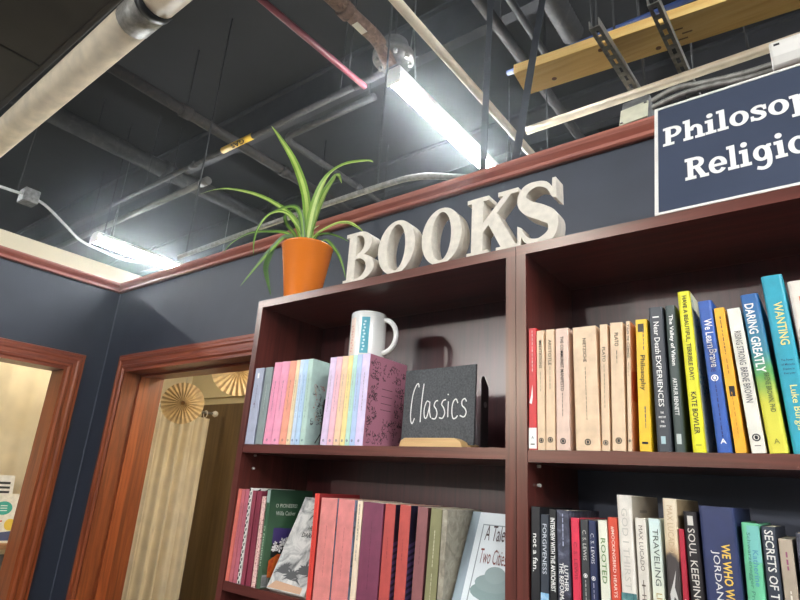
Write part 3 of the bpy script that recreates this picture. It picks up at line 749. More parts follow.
# --- lower bay of the left bookcase
MINK = ink(120, 60, 80)
def checks(m, w, h):
    n = 26
    for i in range(n):
        z0 = h * i / n
        a = .1 if i % 2 else .5
        m.faces([(w * a, -.0006, z0), (w * (a + .4), -.0006, z0 + .001), (w * (a + .4), -.0006, z0 + h / n * .9), (w * a, -.0006, z0 + h / n * .75)], [(0, 1, 2, 3)], INK)
def checks_cover(m, w, h, D):
    X = w + .0004
    quad_x(m, [(.0012, .0002), (D, .0002), (D, h - .0002), (.0012, h - .0002)], WHITEINK, X)
    for i in range(11):
        for j in range(16):
            if (i + j) % 2 == 0:
                quad_x(m, [(.003 + D * i / 11.3, h * j / 16), (.003 + D * (i + .8) / 11.3, h * j / 16 + .003), (.003 + D * (i + .8) / 11.3, h * (j + .9) / 16), (.003 + D * i / 11.3, h * (j + .6) / 16)], INK, X + .0002)
def pioneers(m, w, h, D):
    X = w + .0004
    pale = ink(206, 214, 200)
    put_text(m, 'O PIONEERS!', pale, (X, .052, h * .83), (0, 1, 0), (0, 0, 1), .066, .008)
    put_text(m, 'Willa Cather', pale, (X, .052, h * .75), (0, 1, 0), (0, 0, 1), .060, .009)
    quad_x(m, [(.020, h * .44), (D - .004, h * .44), (D - .004, h * .58), (.020, h * .60)], ink(66, 52, 110), X)
    quad_x(m, [(.020, h * .30), (D - .004, h * .30), (D - .004, h * .44), (.020, h * .44)], ink(24, 30, 28), X + .0001)
    rnd = random.Random(4)
    for k in range(12):
        cy, cz, r = rnd.uniform(.018, .07), rnd.uniform(h * .38, h * .48), rnd.uniform(.004, .008)
        for q in range(5):
            a = q * 1.256 + k
            quad_x(m, [(cy, cz), (cy + r * math.cos(a - .4), cz + r * math.sin(a - .4)), (cy + r * 1.3 * math.cos(a), cz + r * 1.3 * math.sin(a)), (cy + r * math.cos(a + .4), cz + r * math.sin(a + .4))], WHITEINK, X + .0003 + .00002 * k)
    quad_x(m, [(.016, h * .10), (.08, h * .10), (.08, h * .31), (.04, h * .33), (.016, h * .27)], mottled('poppy_print', [(.35, (178, 54, 30)), (.6, (220, 112, 40)), (.75, (90, 84, 40))], 60), X + .0002)
    quad_x(m, [(.002, .002), (.022, .002), (.022, h * .13), (.002, h * .13)], ink(160, 160, 156), X)
    for k in range(8):
        quad_x(m, [(.004 + .002 * k, .005), (.005 + .002 * k, .005), (.005 + .002 * k, h * .11), (.004 + .002 * k, h * .11)], ink(90, 90, 90), X + .0002)
GREEN_B = grad('green_cover', [(0.0, (70, 92, 66)), (.5, (56, 92, 62)), (.8, (40, 78, 52)), (1.0, (34, 64, 46))], .2045)
DOTS = mottled('dotted_pink_print', [(.42, (226, 176, 164)), (.5, (240, 206, 196)), (.62, (180, 110, 110))], 260, .5, 2, 0)
STRIPE = ink(52, 46, 84)
def navy_weave(m, w, h, D):
    X = w + .0004
    quad_x(m, [(.0012, .0002), (D, .0002), (D, h - .0002), (.0012, h - .0002)], ink(30, 28, 48), X)
    for k in range(12):
        quad_x(m, [(.001, .004 + h * .055 * k), (.030, .012 + h * .055 * k), (.030, .018 + h * .055 * k), (.001, .010 + h * .055 * k)], ink(92, 72, 116), X + .0002)
def blue_cover(m, w, h, D):
    quad_x(m, [(.0012, .0002), (D, .0002), (D, h - .0002), (.0012, h - .0002)], mottled('blue_painting', [(.3, (60, 60, 52)), (.5, (150, 160, 186)), (.7, (110, 130, 170))], 45), w + .0004)
def medal(m, w, h, D):
    X = w + .0004
    quad_x(m, [(.0012, .0002), (D, .0002), (D, h - .0002), (.0012, h - .0002)], ink(92, 88, 66), X)
    quad_x(m, [(a, c) for a, c in arc(.016, h * .76, .014, .018, 0, 360, 20)[:-1]], ink(150, 146, 110), X + .0002)
    quad_x(m, [(a, c) for a, c in arc(.016, h * .76, .010, .013, 0, 360, 20)[:-1]], ink(176, 170, 132), X + .0004)
sl = ink(206, 112, 104)
LOWER_L = [
 B('coral slim paperback at the left end of the lower left shelf', -1.1655, .0142, .200, .5, .13, (214, 112, 96), [('~', .6, .5, .3, sl)]),
 B('dusty rose slim paperback, second from the left end', -1.1510, .0142, .1995, .5, .13, (188, 100, 108), [('~', .6, .5, .3, MINK)]),
 B('mauve slim paperback just before the black and white one', -1.1365, .0142, .2005, .4, .13, (182, 98, 112), [('~', .6, .5, .3, MINK)]),
 B('thin book with black and white chequered spine', -1.1220, .0110, .204, .3, .135, (232, 228, 220), [], extra=checks, extra_cover=checks_cover),
 B('wine-red slim paperback after the chequered book', -1.1090, .0145, .1985, .1, .12, (142, 58, 74), [('~', .6, .3, .3, ink(96, 34, 50))]),
 B('darker wine-red paperback before the dotted pink one', -1.0912, .0172, .199, -.3, .12, (130, 48, 66), [('~', .6, .3, .3, ink(90, 30, 46))]),
 B('short pale pink book with a dotted pattern', -1.0715, .0142, .188, -.4, .12, DOTS, [('~', .55, .4, .3, ink(150, 90, 90))]),
 B('green paperback with a flower painting on its cover', -1.0552, .0136, .2045, -.4, .132, GREEN_B, [('O PIONEERS!', .42, .4, .34, ink(190, 200, 180)), ], extra_cover=pioneers, extra=lambda m, w, h: quad_y(m, .001, w - .001, h * .86, h * .99, ink(150, 168, 160))),
]
shelve(LOWER_L, SH_LO, 'paperbacks on the lower shelf under the pastel sets', XL0 + PT + .0005, .0016)
LOWER_L2 = [
 B('bright red slim book after the jungle cover', -.9000, .0140, .204, -1.1, .13, (226, 70, 58), [('~', .55, .7, .3, ink(170, 40, 40))], extra_cover=lambda m, w, h, D: quad_x(m, [(.0012, .0002), (D, .0002), (D, h - .0002), (.0012, h - .0002)], ink(150, 40, 44), w + .0003)),
 B('wide salmon pink book beside the bright red one', -.8822, .0460, .1968, -.4, .13, (222, 136, 130), [('~', .62, .22, .10, ink(176, 96, 100)), ('~', .36, .2, .10, ink(176, 96, 100))], extra_cover=blue_cover),
 B('wide salmon pink book beside the narrow cream one', -.8330, .0440, .197, -.3, .13, (220, 134, 130), [('~', .62, .22, .10, ink(176, 96, 100)), ('~', .36, .2, .10, ink(176, 96, 100))], extra_cover=blue_cover),
 B('narrow cream book between salmon and plum ones', -.7841, .0146, .197, .4, .13, (238, 216, 188), [('~', .80, .34, .36, INK, 0, 0), ('~', .52, .14, .3, GREYINK)]),
 B('widest plum purple book of the lower left shelf', -.7685, .0515, .196, .5, .13, (124, 60, 84), [('~', .52, .6, .08, ink(84, 34, 56))]),
 B('brick red book just after the plum one', -.7147, .0250, .196, 1.0, .13, (186, 78, 72), [('~', .6, .2, .2, ink(140, 50, 50))], extra_cover=navy_weave),
 B('brick red book just before the mauve brown one', -.6800, .0252, .1966, 1.2, .13, (188, 80, 72), [('~', .6, .2, .2, ink(140, 50, 50))], extra_cover=navy_weave),
 B('mauve brown book beside the olive one', -.6420, .0235, .196, 2.0, .13, (140, 88, 88), [('~', .6, .2, .2, ink(100, 56, 60))], extra_cover=lambda m, w, h, D: quad_x(m, [(.0012, .0002), (D, .0002), (D, h - .0002), (.0012, h - .0002)], ink(86, 46, 50), w + .0003)),
 B('olive green book with a round medallion on its cover', -.6150, .0245, .1955, 2.8, .13, (134, 130, 92), [('~', .66, .3, .26, ink(206, 202, 170)), ('~', .30, .3, .2, ink(206, 202, 170))], extra_cover=medal),
 B('weathered parchment grey book behind the leaning novel', -.5890, .0115, .195, 2.2, .13, mottled('parchment_print', [(.3, (120, 112, 96)), (.6, (164, 156, 138)), (.8, (190, 182, 164))], 50), []),
]
shelve(LOWER_L2, SH_LO, 'books on the lower shelf near the middle upright', -.95)
def faceout(label, x, w, h, d, z0, tilt, cover, group, art):
    """a book shown cover first, leaning back; art draws in (along the cover, up) at X, as on a right-hand cover"""
    th = math.radians(tilt)
    t = thing('book', (x, .004, z0 + .0005 + 0.0), label, 'book', group, (-th, 0, 0))
    t.location.z += d * math.sin(th)
    MB().box(0, w, 0, .0009, 0, h).box(0, w, d - .0009, d, 0, h).box(0, .0009, .0009, d - .0009, 0, h).build('cover', cover, t, True)
    MB().box(.001, w - .001, .001, d - .001, .0008, h - .0008).build('page_block', PAPER, t, True)
    m = MB(); art(m, 0.0, h, w)
    rot = Matrix(((0, 1, 0, 0), (-1, 0, 0, 0), (0, 0, 1, 0), (0, 0, 0, 1)))
    bmesh.ops.transform(m.bm, matrix=rot, verts=m.bm.verts)
    m.build('cover_print', None, t, True, recalc=False)
# the jungle cover, tipped back between the green and the red book
def jungle(m, w, h, D):
    X = w + .0004
    quad_x(m, [(.001, .0005), (D, .0005), (D, h - .0005), (.001, h - .0005)], mottled('engraved_jungle', [(.30, (90, 90, 90)), (.45, (176, 174, 170)), (.58, (216, 212, 206))], 26, .5, 8, 1.5), X)
    rnd = random.Random(12)
    def palm(cy, cz, s, n, a0, a1, c):
        for k in range(n):
            a = math.radians(a0 + (a1 - a0) * k / (n - 1)) + rnd.uniform(-.1, .1)
            l = s * rnd.uniform(.7, 1)
            ey, ez = cy + l * math.cos(a), cz + l * math.sin(a)
            my, mz = (cy + ey) / 2, (cz + ez) / 2 + .004
            nx, nz = -math.sin(a) * .003, math.cos(a) * .003
            cl = lambda p: (min(max(p[0], .001), D), min(max(p[1], .001), h - .001))
            quad_x(m, [cl(q) for q in ((cy, cz), (my + nx, mz + nz), (ey, ez - .004), (my - nx, mz - nz))], c, X + .0002 + .00002 * k)
    for k in range(4):
        palm(.03 + .03 * k, .024 + rnd.uniform(0, .02), .035, 11, 0, 180, ink(84, 84, 84))
    palm(.085, h - .012, .06, 14, 180, 330, ink(50, 50, 50))
    palm(.11, h - .05, .04, 9, 150, 300, ink(66, 66, 66))
    quad_x(m, [(.002, .002), (D * .9, .002), (D * .9, .014), (.02, .018)], ink(198, 158, 128), X + .0008)
    put_text(m, 'HEART OF', INK, (X + .001, .079, h * .66), (0, 1, 0), (0, 0, 1), .055, .010, .01)
    put_text(m, 'DARKNESS', INK, (X + .001, .074, h * .58), (0, 1, 0), (0, 0, 1), .066, .010, .01)
faceout('paperback leaning back with a grey engraved jungle cover', -1.0220, .115, .205, .0125, SH_LO, 25, cm((206, 204, 200)), 'books on the lower shelf near the middle upright', jungle)
# the leaning novel with the bonnet
def bonnet(m, w, h, D):
    X = w + .0004
    lay = lambda k: X + .0002 * k
    quad_x(m, [(.001, .0005), (D, .0005), (D, h - .0005), (.001, h - .0005)], ink(218, 224, 226), X)
    quad_x(m, [(.0, .0), (.017, .0), (.017, h), (.0, h)], ink(150, 164, 172), lay(1))
    gl = ink(140, 150, 152)
    for (a, b_, c, d) in ((.028, .030, .03, h - .022), (D - .012, D - .010, .03, h - .022), (.028, D - .010, h - .024, h - .022)):
        quad_x(m, [(a, c), (b_, c), (b_, d), (a, d)], gl, lay(2))
    rd = ink(60, 34, 34)
    put_text(m, 'A Tale', rd, (lay(3), .056, h * .82), (0, 1, 0), (0, 0, 1), .039, .028, .0)
    put_text(m, 'of', rd, (lay(3), .086, h * .80), (0, 1, 0), (0, 0, 1), .010, .010, .0)
    put_text(m, 'Two Cities', ink(120, 50, 40), (lay(3), .061, h * .62), (0, 1, 0), (0, 0, 1), .052, .026, .0)
    body = [(.026, .0), (.030, .030), (.046, .046), (.054, .060), (.080, .060), (.090, .044), (.106, .028), (.112, .0)]
    quad_x(m, body, ink(132, 134, 126), lay(3))
    for k, (cy, cz, ry, rz) in enumerate(((.070, .070, .040, .016), (.070, .084, .034, .015), (.072, .098, .020, .014))):
        quad_x(m, arc(cy, cz, ry, rz, 0, 360, 18)[:-1], ink(124 + 8 * k, 144 + 6 * k, 142 + 6 * k), lay(4 + k))
    put_text(m, 'Charles', rd, (lay(8), .074, .024), (0, 1, 0), (0, 0, 1), .05, .016, .0)
faceout('pale novel leaning back against its neighbour with a bonneted figure on the cover', -.5690, .1085, .206, .015, SH_LO, 25, cm((218, 224, 226)), 'books on the lower shelf near the middle upright', bonnet)

# ------------------------------------------------------------------ things in the upper left bay
t = thing('mug', (-.8550, .075, 1.8195), 'white ceramic mug with a teal label standing on the rainbow set of books', 'mug')
MUGW = plain('white_glaze', (232, 230, 226), .18, 0, .01, 6, 0, .3)
R, H = .0425, .114
MB().lathe([(.0005, .0), (R - .006, .0), (R - .001, .004), (R, .010), (R, H - .003), (R - .0015, H), (R - .0035, H - .003), (R - .004, .010), (.0005, .006)], (-.8550, .075, 1.8195), 40).build('body', MUGW, t)
ha = math.radians(12)
hp = []
for i in range(15):
    a = math.radians(100 - 200 * i / 14)
    ex, ez = R - .002 + .034 * max(0, math.cos(a)) - (.004 if i in (0, 14) else 0), H * .52 + .040 * math.sin(a)
    hp.append((-.8550 + ex * math.cos(ha), .075 + ex * math.sin(ha), 1.8195 + ez))
MB().tube(hp, [.0062] * 15, 12).build('handle', MUGW, t)
def wrap(name, a0, a1, z0, z1, mt, extra=None):
    m = MB(); n = 8
    vs = []
    for i in range(n + 1):
        a = math.radians(a0 + (a1 - a0) * i / n)
        for z in (z0, z1):
            vs.append((-.8550 + (R + .0004) * math.cos(a), .075 + (R + .0004) * math.sin(a), 1.8195 + z))
    m.faces(vs, [(2 * i, 2 * i + 2, 2 * i + 3, 2 * i + 1) for i in range(n)], mt)
    if extra:
        for (b0, b1, y0, y1, mm) in extra:
            vs = []
            for i in range(3):
                a = math.radians(b0 + (b1 - b0) * i / 2)
                for z in (y0, y1):
                    vs.append((-.8550 + (R + .0008) * math.cos(a), .075 + (R + .0008) * math.sin(a), 1.8195 + z))
            m.faces(vs, [(0, 2, 3, 1), (2, 4, 5, 3)], mm)
    m.build(name, None, t, recalc=False)
TEAL = ink(84, 164, 180)
wrap('printed_label', -72, -46, .012, .098, TEAL, [(-66 + (k % 2) * 3, -60 + (k % 2) * 3, .018 + .0074 * k, .0222 + .0074 * k, ink(196, 224, 228)) for k in range(10)])
wrap('printed_label', -118, -94, .010, .098, ink(236, 212, 196), [(-112 + (k % 3) * 4, -102 + (k % 3) * 2, .016 + .0066 * k, .019 + .0066 * k, ink(226, 168, 150)) for k in range(10)])

# chalkboard in its wooden foot
t = thing('chalkboard_sign', (-.64, .05, SH_L), 'small black chalkboard reading Classics in a wooden foot', 'sign')
BA, BBv = Vector((-.7270, .060, SH_L + .008)), Vector((-.5480, .050, SH_L + .008))
bx = (BBv - BA).normalized(); bz = Vector((0, .03, 1)).normalized(); by = bx.cross(bz) * -1
BW, BH = (BBv - BA).length, .156
bmx = Matrix(((bx.x, bz.x, -by.x, BA.x), (bx.y, bz.y, -by.y, BA.y), (bx.z, bz.z, -by.z, BA.z), (0, 0, 0, 1)))   # x along, y up, z out of the face
SLATE = plain('slate', (66, 68, 70), .6, 0, .25, 300)
MB().box(0, BW, 0, BH, -.004, 0, None, bmx).build('board', SLATE, t)
# strokes of the chalk word, in shares of the board (u across, v up)
def px_uv(X, Y):
    u = (X - 62 - (Y - 300) * -.03) / 413
    top = 130 - 45 * u; bot = 505 + 18 * u
    return u, (bot - Y) / (bot - top)
words = [[(155, 215), (150, 195), (135, 210), (118, 260), (110, 340), (112, 385), (122, 402), (135, 375)],
 [(185, 195), (175, 290), (170, 396)],
 [(222, 292), (205, 290), (192, 330), (195, 370), (208, 372), (222, 320), (224, 292), (224, 340), (232, 375)],
 [(272, 285), (258, 290), (250, 312), (262, 330), (268, 355), (258, 380), (238, 378)],
 [(318, 280), (302, 286), (294, 306), (306, 325), (312, 352), (300, 378), (280, 375)],
 [(332, 290), (330, 330), (330, 374)], [(328, 250), (331, 256)],
 [(385, 300), (374, 278), (358, 296), (352, 340), (358, 378), (372, 380), (384, 366)],
 [(432, 292), (422, 276), (408, 288), (408, 312), (424, 330), (430, 352), (418, 374), (396, 366)]]
m = MB(); CH = ink(232, 232, 228)
for wd in words:
    pts = [(lambda uv: (uv[0] * BW, uv[1] * BH))(px_uv(*p)) for p in wd]
    L, R_, c = g_spline(pts, [.0026] * len(pts), 6 * len(pts))
    m.strip(L, R_, 0, False, CH, bmx, z=.0006)
m.build('chalk_lettering', None, t, recalc=False)
FOOTW = wood('bamboo_foot', (188, 146, 92), (214, 176, 120), (3, 40, 40), .5, 0, 2, .03)
m = MB()
m.prism([(-.700, SH_L + .0003), (-.553, SH_L + .0003), (-.558, SH_L + .012), (-.572, SH_L + .018), (-.688, SH_L + .018), (-.697, SH_L + .012)], .018, .045, 'y')
m.prism([(-.700, SH_L + .0003), (-.553, SH_L + .0003), (-.558, SH_L + .010), (-.572, SH_L + .014), (-.688, SH_L + .014), (-.697, SH_L + .010)], .073, .090, 'y')
m.box(-.700, -.553, .045, .073, SH_L + .0003, SH_L + .0075)
m.build('foot', FOOTW, t, bevel=.0015)

def bookend(x, y0, y1, h, label, foot):
    t = thing('bookend', (x, y0, SH_L), label, 'bookend', 'black metal bookends')
    prof = [(y0, SH_L + .0003), (y0, SH_L + h * .96), (y0 + .004, SH_L + h), (y0 + .010, SH_L + h), (y1, SH_L + h * .86), (y1, SH_L + .0003)]
    MB().prism(prof, x, x + .0015, 'x').build('plate', BLACKMETAL, t)
    MB().box(min(x, x + foot), max(x, x + foot), y0, y1, SH_L + .0004, SH_L + .0016).build('base', BLACKMETAL, t)
    m = MB(); m.tube([(x - .0010, (y0 + y1) / 2, SH_L + h * .62), (x - .0002, (y0 + y1) / 2, SH_L + h * .62)], .006, 14); m.tube([(x + .0017, (y0 + y1) / 2, SH_L + h * .62), (x + .0025, (y0 + y1) / 2, SH_L + h * .62)], .006, 14)
    m.build('grommet', DULLSTEEL, t)
bookend(-.5610, .100, .128, .150, 'black metal bookend standing behind the chalkboard', .012)
bookend(-.9500, .045, .13, .110, 'black metal bookend between the two pastel sets', .03)

# ------------------------------------------------------------------ BOOKS letters
LETM = plain('whitewashed_wood', (214, 205, 190), .55, 0, .05, 60, .1)
t = thing('letter_sign', (-.62, .01, CT), 'white wooden letters spelling BOOKS on top of the bookcase', 'letters')
LET = {
 'B': [g_rect(.11, .36, 0, 1), g_rect(0, .48, 0, .075), g_rect(0, .46, .925, 1), g_ring(.42, .745, .45, .255, .24, .075, -90, 90), g_rect(.3, .44, .455, .53), g_ring(.42, .27, .57, .27, .26, .075, -90, 90)],
 'O': [g_ring(.5, .5, .5, .51, .25, .075, 0, 360, 44)],
 'K': [g_rect(.09, .31, 0, 1), g_rect(0, .42, 0, .075), g_rect(0, .42, .925, 1), g_quad((.29, .36), (.29, .52), (.72, .95), (.86, .95)), g_rect(.60, .97, .925, 1), g_quad((.40, .52), (.56, .68), (.93, .05), (.66, .05)), g_rect(.56, 1.0, 0, .075)],
 'S': [g_spline([(.86, .72), (.74, .90), (.48, .965), (.22, .90), (.15, .74), (.30, .60), (.62, .47), (.84, .34), (.80, .12), (.52, .035), (.24, .09), (.10, .27)], [.06, .10, .09, .16, .24, .25, .26, .25, .18, .09, .10, .06], 60), g_quad((.84, .70), (.94, .66), (.94, 1.0), (.86, 1.0)), g_quad((.03, .0), (.11, .0), (.13, .30), (.03, .34))],
}
for ch, x0, x1 in (('B', -.8925, -.798), ('O', -.788, -.684), ('O', -.665, -.564), ('K', -.5505, -.4315), ('S', -.440, -.352)):
    H = .1305
    mx = Matrix(((x1 - x0, 0, 0, x0), (0, 0, -1, .010), (0, H, 0, CT + .0015), (0, 0, 0, 1)))
    m = MB()
    draw_glyph(m, LET[ch], None, mx, .036)
    m.build('letter', LETM, t)

# ------------------------------------------------------------------ sign
t = thing('shelf_sign', (-.187, .004, CT), 'navy category sign with white border leaning back on the bookcase top', 'sign')
SW, SHh, TL = .325, .2665, math.radians(16.6)
sx, sz, sn = Vector((1, 0, 0)), Vector((0, math.sin(TL), math.cos(TL))), Vector((0, -math.cos(TL), math.sin(TL)))
smx = Matrix(((1, 0, 0, -.187), (0, sz.y, sn.y, .0045), (0, sz.z, sn.z, CT + .003), (0, 0, 0, 1)))
SIGNM = plain('navy_sign_face', (64, 71, 88), .35, 0, .04, 6)
MB().box(0, SW, 0, SHh, -.006, 0, None, smx).build('board', SIGNM, t)
m = MB(); bw = .0042
for q in ((0, SW, 0, bw), (0, SW, SHh - bw, SHh), (0, bw, bw, SHh - bw), (SW - bw, SW, bw, SHh - bw)):
    m.box(q[0] - .0008, q[1] + .0008, q[2] - .0008 * (q[2] == 0), q[3] + .0008 * (q[3] == SHh), -.0064, .0012, None, smx)
m.build('border', WHITE, t)
SGW = ink(232, 230, 224)
for word, x, base, cap, wide in (('Philosophy', .0135, .594, .0480, .86), ('Religion', .0470, .232, .0505, .77)):
    m = MB()
    for ch in word:
        adv, st = SLAB[ch]
        k = cap * wide
        gm = smx @ Matrix(((k, 0, 0, x), (0, cap, 0, base * SHh), (0, 0, 1, .0012), (0, 0, 0, 1)))
        draw_glyph(m, st, SGW, gm, 0)
        x += adv * k * 1.0
    m.build('lettering', None, t, recalc=False)

# ------------------------------------------------------------------ potted spider plant
PX, PY = -1.124, .092
t = thing('potted_plant', (PX, PY, CT), 'spider plant in a glossy orange pot on top of the bookcase', 'plant')
POTM = plain('orange_glaze', (228, 122, 32), .2, 0, .03, 5, 0, .4)
MB().lathe([(.0005, 0), (.041, 0), (.0445, .003), (.048, .02), (.0715, .175), (.0730, .1775), (.0715, .180), (.0675, .178), (.064, .15), (.0005, .15)], (PX, PY, CT), 48).build('pot', POTM, t)
MB().lathe([(.0645, .160), (.03, .166), (.0005, .168)], (PX, PY, CT), 24).build('soil', mottled('potting_soil', [(.3, (40, 30, 24)), (.7, (84, 66, 50))], 150, .95), t)
LEAF = mottled('leaf_green', [(.3, (92, 132, 40)), (.7, (136, 172, 62))], 8, .4, 3, 0, (1, 1, 1))
LEAFD = mottled('leaf_dark_green', [(.3, (56, 84, 44)), (.7, (86, 116, 60))], 8, .4)
LEAFC = mottled('leaf_pale_stripe', [(.3, (166, 190, 90)), (.7, (196, 212, 124))], 8, .4)
def smoothp(P, n):
    P = [Vector(p) for p in P]; out = []
    for i in range(n + 1):
        tt = (len(P) - 1) * i / n
        k = min(int(tt), len(P) - 2); f = tt - k
        p0, p1, p2, p3 = P[max(k - 1, 0)], P[k], P[k + 1], P[min(k + 2, len(P) - 1)]
        out.append(0.5 * ((2 * p1) + (p2 - p0) * f + (2 * p0 - 5 * p1 + 4 * p2 - p3) * f * f + (3 * p1 - p0 - 3 * p2 + p3) * f ** 3))
    return out
def leaf(P, wd, edge=LEAF, mid=LEAFC, face=(.40, -.80, .45)):
    base = Vector((PX + (P[0][0] - PX) * .25, PY + (P[0][1] - PY) * .3, CT + .163))
    C = smoothp([base] + P, 22)
    m = MB(); n = Vector(face).normalized()
    vs = []
    for i, c in enumerate(C):
        f = i / 22
        tg = (C[min(i + 1, 22)] - C[max(i - 1, 0)]).normalized()
        sd = tg.cross(n).normalized()
        up = sd.cross(tg)
        w_ = wd * (0.45 + .55 * min(1, f * 4)) * (1 - max(0, (f - .45) / .55) ** 1.6) * .5 + .0003
        for q, lift in ((-1, .28), (-.4, .06), (0, 0), (.4, .06), (1, .28)):
            vs.append(c + sd * w_ * q + up * w_ * lift)
    ke, kc = [], []
    for i in range(22):
        for q in range(4):
            f = (5 * i + q, 5 * i + q + 1, 5 * i + q + 6, 5 * i + q + 5)
            (kc if q in (1, 2) else ke).append(f)
    m.faces(vs, ke, edge)
    k = m.mi(mid); m.bm.verts.ensure_lookup_table()
    for f in kc:
        m.bm.faces.new([m.bm.verts[j] for j in f]).material_index = k
    m.build('leaf', None, t, smooth=True, recalc=False)
leaf([(-1.131, .09, 2.219), (-1.163, .095, 2.35), (-1.241, .1, 2.493), (-1.342, .105, 2.625), (-1.407, .11, 2.701)], .024)
leaf([(-1.126, .09, 2.218), (-1.105, .082, 2.306), (-1.06, .074, 2.371), (-.99, .066, 2.387), (-.896, .058, 2.365), (-.864, .05, 2.346)], .026)
leaf([(-1.131, .1, 2.225), (-1.096, .098, 2.322), (-1.054, .095, 2.374), (-1.034, .093, 2.383), (-1.013, .09, 2.348)], .024)
leaf([(-1.162, .09, 2.223), (-1.203, .098, 2.285), (-1.293, .107, 2.357), (-1.435, .115, 2.443), (-1.61, .123, 2.52), (-1.73, .132, 2.555), (-1.832, .14, 2.571)], .016)
leaf([(-1.135, .08, 2.209), (-1.152, .072, 2.282), (-1.183, .063, 2.308), (-1.261, .055, 2.303), (-1.298, .047, 2.269), (-1.303, .038, 2.217), (-1.283, .03, 2.157)], .016, LEAFD, LEAF)
leaf([(-1.197, .08, 2.227), (-1.275, .075, 2.253), (-1.374, .07, 2.269), (-1.455, .065, 2.251), (-1.484, .06, 2.22)], .014, LEAFD, LEAF)
leaf([(-1.18, .06, 2.209), (-1.217, .04, 2.168), (-1.247, .02, 2.115), (-1.282, .0, 2.054)], .019, LEAFD, LEAF)
leaf([(-1.176, .06, 2.208), (-1.212, .046, 2.179), (-1.215, .032, 2.133), (-1.2, .018, 2.095), (-1.164, .004, 2.045), (-1.127, -.01, 1.999)], .018, LEAFD, LEAFD)
leaf([(-1.119, .11, 2.216), (-1.047, .108, 2.234), (-.993, .105, 2.227), (-.952, .102, 2.204), (-.923, .1, 2.181)], .014, LEAFC, LEAF)
leaf([(-1.123, .12, 2.221), (-1.087, .13, 2.225), (-1.048, .14, 2.21), (-1.023, .15, 2.195)], .010, LEAFD, LEAF)
leaf([(-1.087, .12, 2.202), (-1.042, .127, 2.159), (-1.02, .133, 2.117), (-1.01, .14, 2.078)], .010, LEAFD, LEAF)
leaf([(-1.196, .1, 2.234), (-1.243, .105, 2.281), (-1.265, .11, 2.319), (-1.245, .115, 2.339), (-1.212, .12, 2.33)], .012, LEAFD, LEAF)
leaf([(-1.146, .12, 2.234), (-1.135, .12, 2.25), (-1.117, .12, 2.255)], .012, LEAFC, ink(226, 226, 200))
leaf([(-1.15, .09, 2.22), (-1.20, .06, 2.29), (-1.245, .03, 2.28), (-1.262, .01, 2.22)], .012)

# ------------------------------------------------------------------ beyond the doorway in the back wall
KRAFT = plain('kraft_paper', (242, 212, 166), .8, 0, .08, 30)
def rosette(c, r, ztop, label, yaw):
    t = thing('paper_fan', c, label, 'paper fan', 'paper rosettes hanging in the room beyond')
    n = 26; m = MB(); vs = [(0, 0, 0)]
    for i in range(2 * n):
        a = PI * i / n
        d = .0035 if i % 2 else -.0035
        vs.append((r * math.cos(a), d, r * math.sin(a)))
    inner = len(vs)
    for i in range(2 * n):
        a = PI * i / n
        d = .004 if i % 2 else -.004
        vs.append((r * .08 * math.cos(a), d, r * .08 * math.sin(a)))
    fs = [(1 + i, 1 + (i + 1) % (2 * n), inner + (i + 1) % (2 * n), inner + i) for i in range(2 * n)]
    mx = Matrix.Translation(c) @ Matrix.Rotation(yaw, 4, 'Z')
    m.faces(vs, fs, None, mx)
    m.build('pleats', KRAFT, t, recalc=False)
    m = MB(); m.faces([(r * .1 * math.cos(q * .6), -.008, r * .1 * math.sin(q * .6)) for q in range(10)], [tuple(range(10))], None, mx)
    m.build('centre_disc', plain('kraft_dark', (150, 108, 60), .8), t)
    m = MB(); m.tube([(c[0], c[1], c[2] + r * .9), (c[0], c[1], ztop)], .0012, 5)
    m.build('string', WHITE, t)
rosette((-2.760, .80, 1.896), .109, 2.37, 'round kraft paper fan hanging in front of the beige curtain', math.radians(58))
rosette((-2.360, .83, 2.055), .132, 2.37, 'kraft paper fan cut off by the door head, near the bookcase', math.radians(50))

t = thing('curtain', (-3.1, 1.0, .05), 'beige pleated curtain on a rod behind the doorway', 'curtain')
CURT = plain('beige_curtain_cloth', (236, 224, 200), .85, 0, .04, 12, .2)
def drape(m, x, y0, y1, z0, z1, folds, amp, n=90, jit=3):
    rnd = random.Random(jit)
    vs = []
    for i in range(n + 1):
        f = i / n
        y = y0 + (y1 - y0) * f
        ph = f * folds * 2 * PI
        d = amp * (math.sin(ph) * .75 + .25 * math.sin(ph * 2.3 + 1))
        for q in range(7):
            g = q / 6
            vs.append((x + d * (.55 + .45 * g), y + (.012 * math.sin(ph * .5 + 2)) * g, z1 + (z0 - z1) * g))
    m.faces(vs, [(7 * i + q, 7 * (i + 1) + q, 7 * (i + 1) + q + 1, 7 * i + q + 1) for i in range(n) for q in range(6)])
m = MB(); drape(m, -3.1, .56, 1.215, .05, 1.872, 9, .042, 160)
m.build('cloth', CURT, t, smooth=True, recalc=False)
MB().tube([(-3.1, .50, 1.905), (-3.1, 1.235, 1.905)], .007, 10).build('rod', DULLSTEEL, t)
for i in range(10):
    y = .60 + .064 * i
    m = MB(); m.tube([(-3.1 + .019 * math.cos(a), y, 1.895 + .022 * math.sin(a)) for a in [2 * PI * k / 14 for k in range(15)]], .0028, 6, cap=False)
    m.build('ring', WHITE, t)
m = MB(); m.lathe([(.0005, -.02), (.016, -.012), (.02, 0), (.016, .012), (.0005, .02)], (-3.1, 1.245, 1.905), 16); m.build('finial', WHITE, t)
MB().box(-3.12, -3.08, .485, .50, 1.885, 1.925).build('bracket', DULLSTEEL, t)

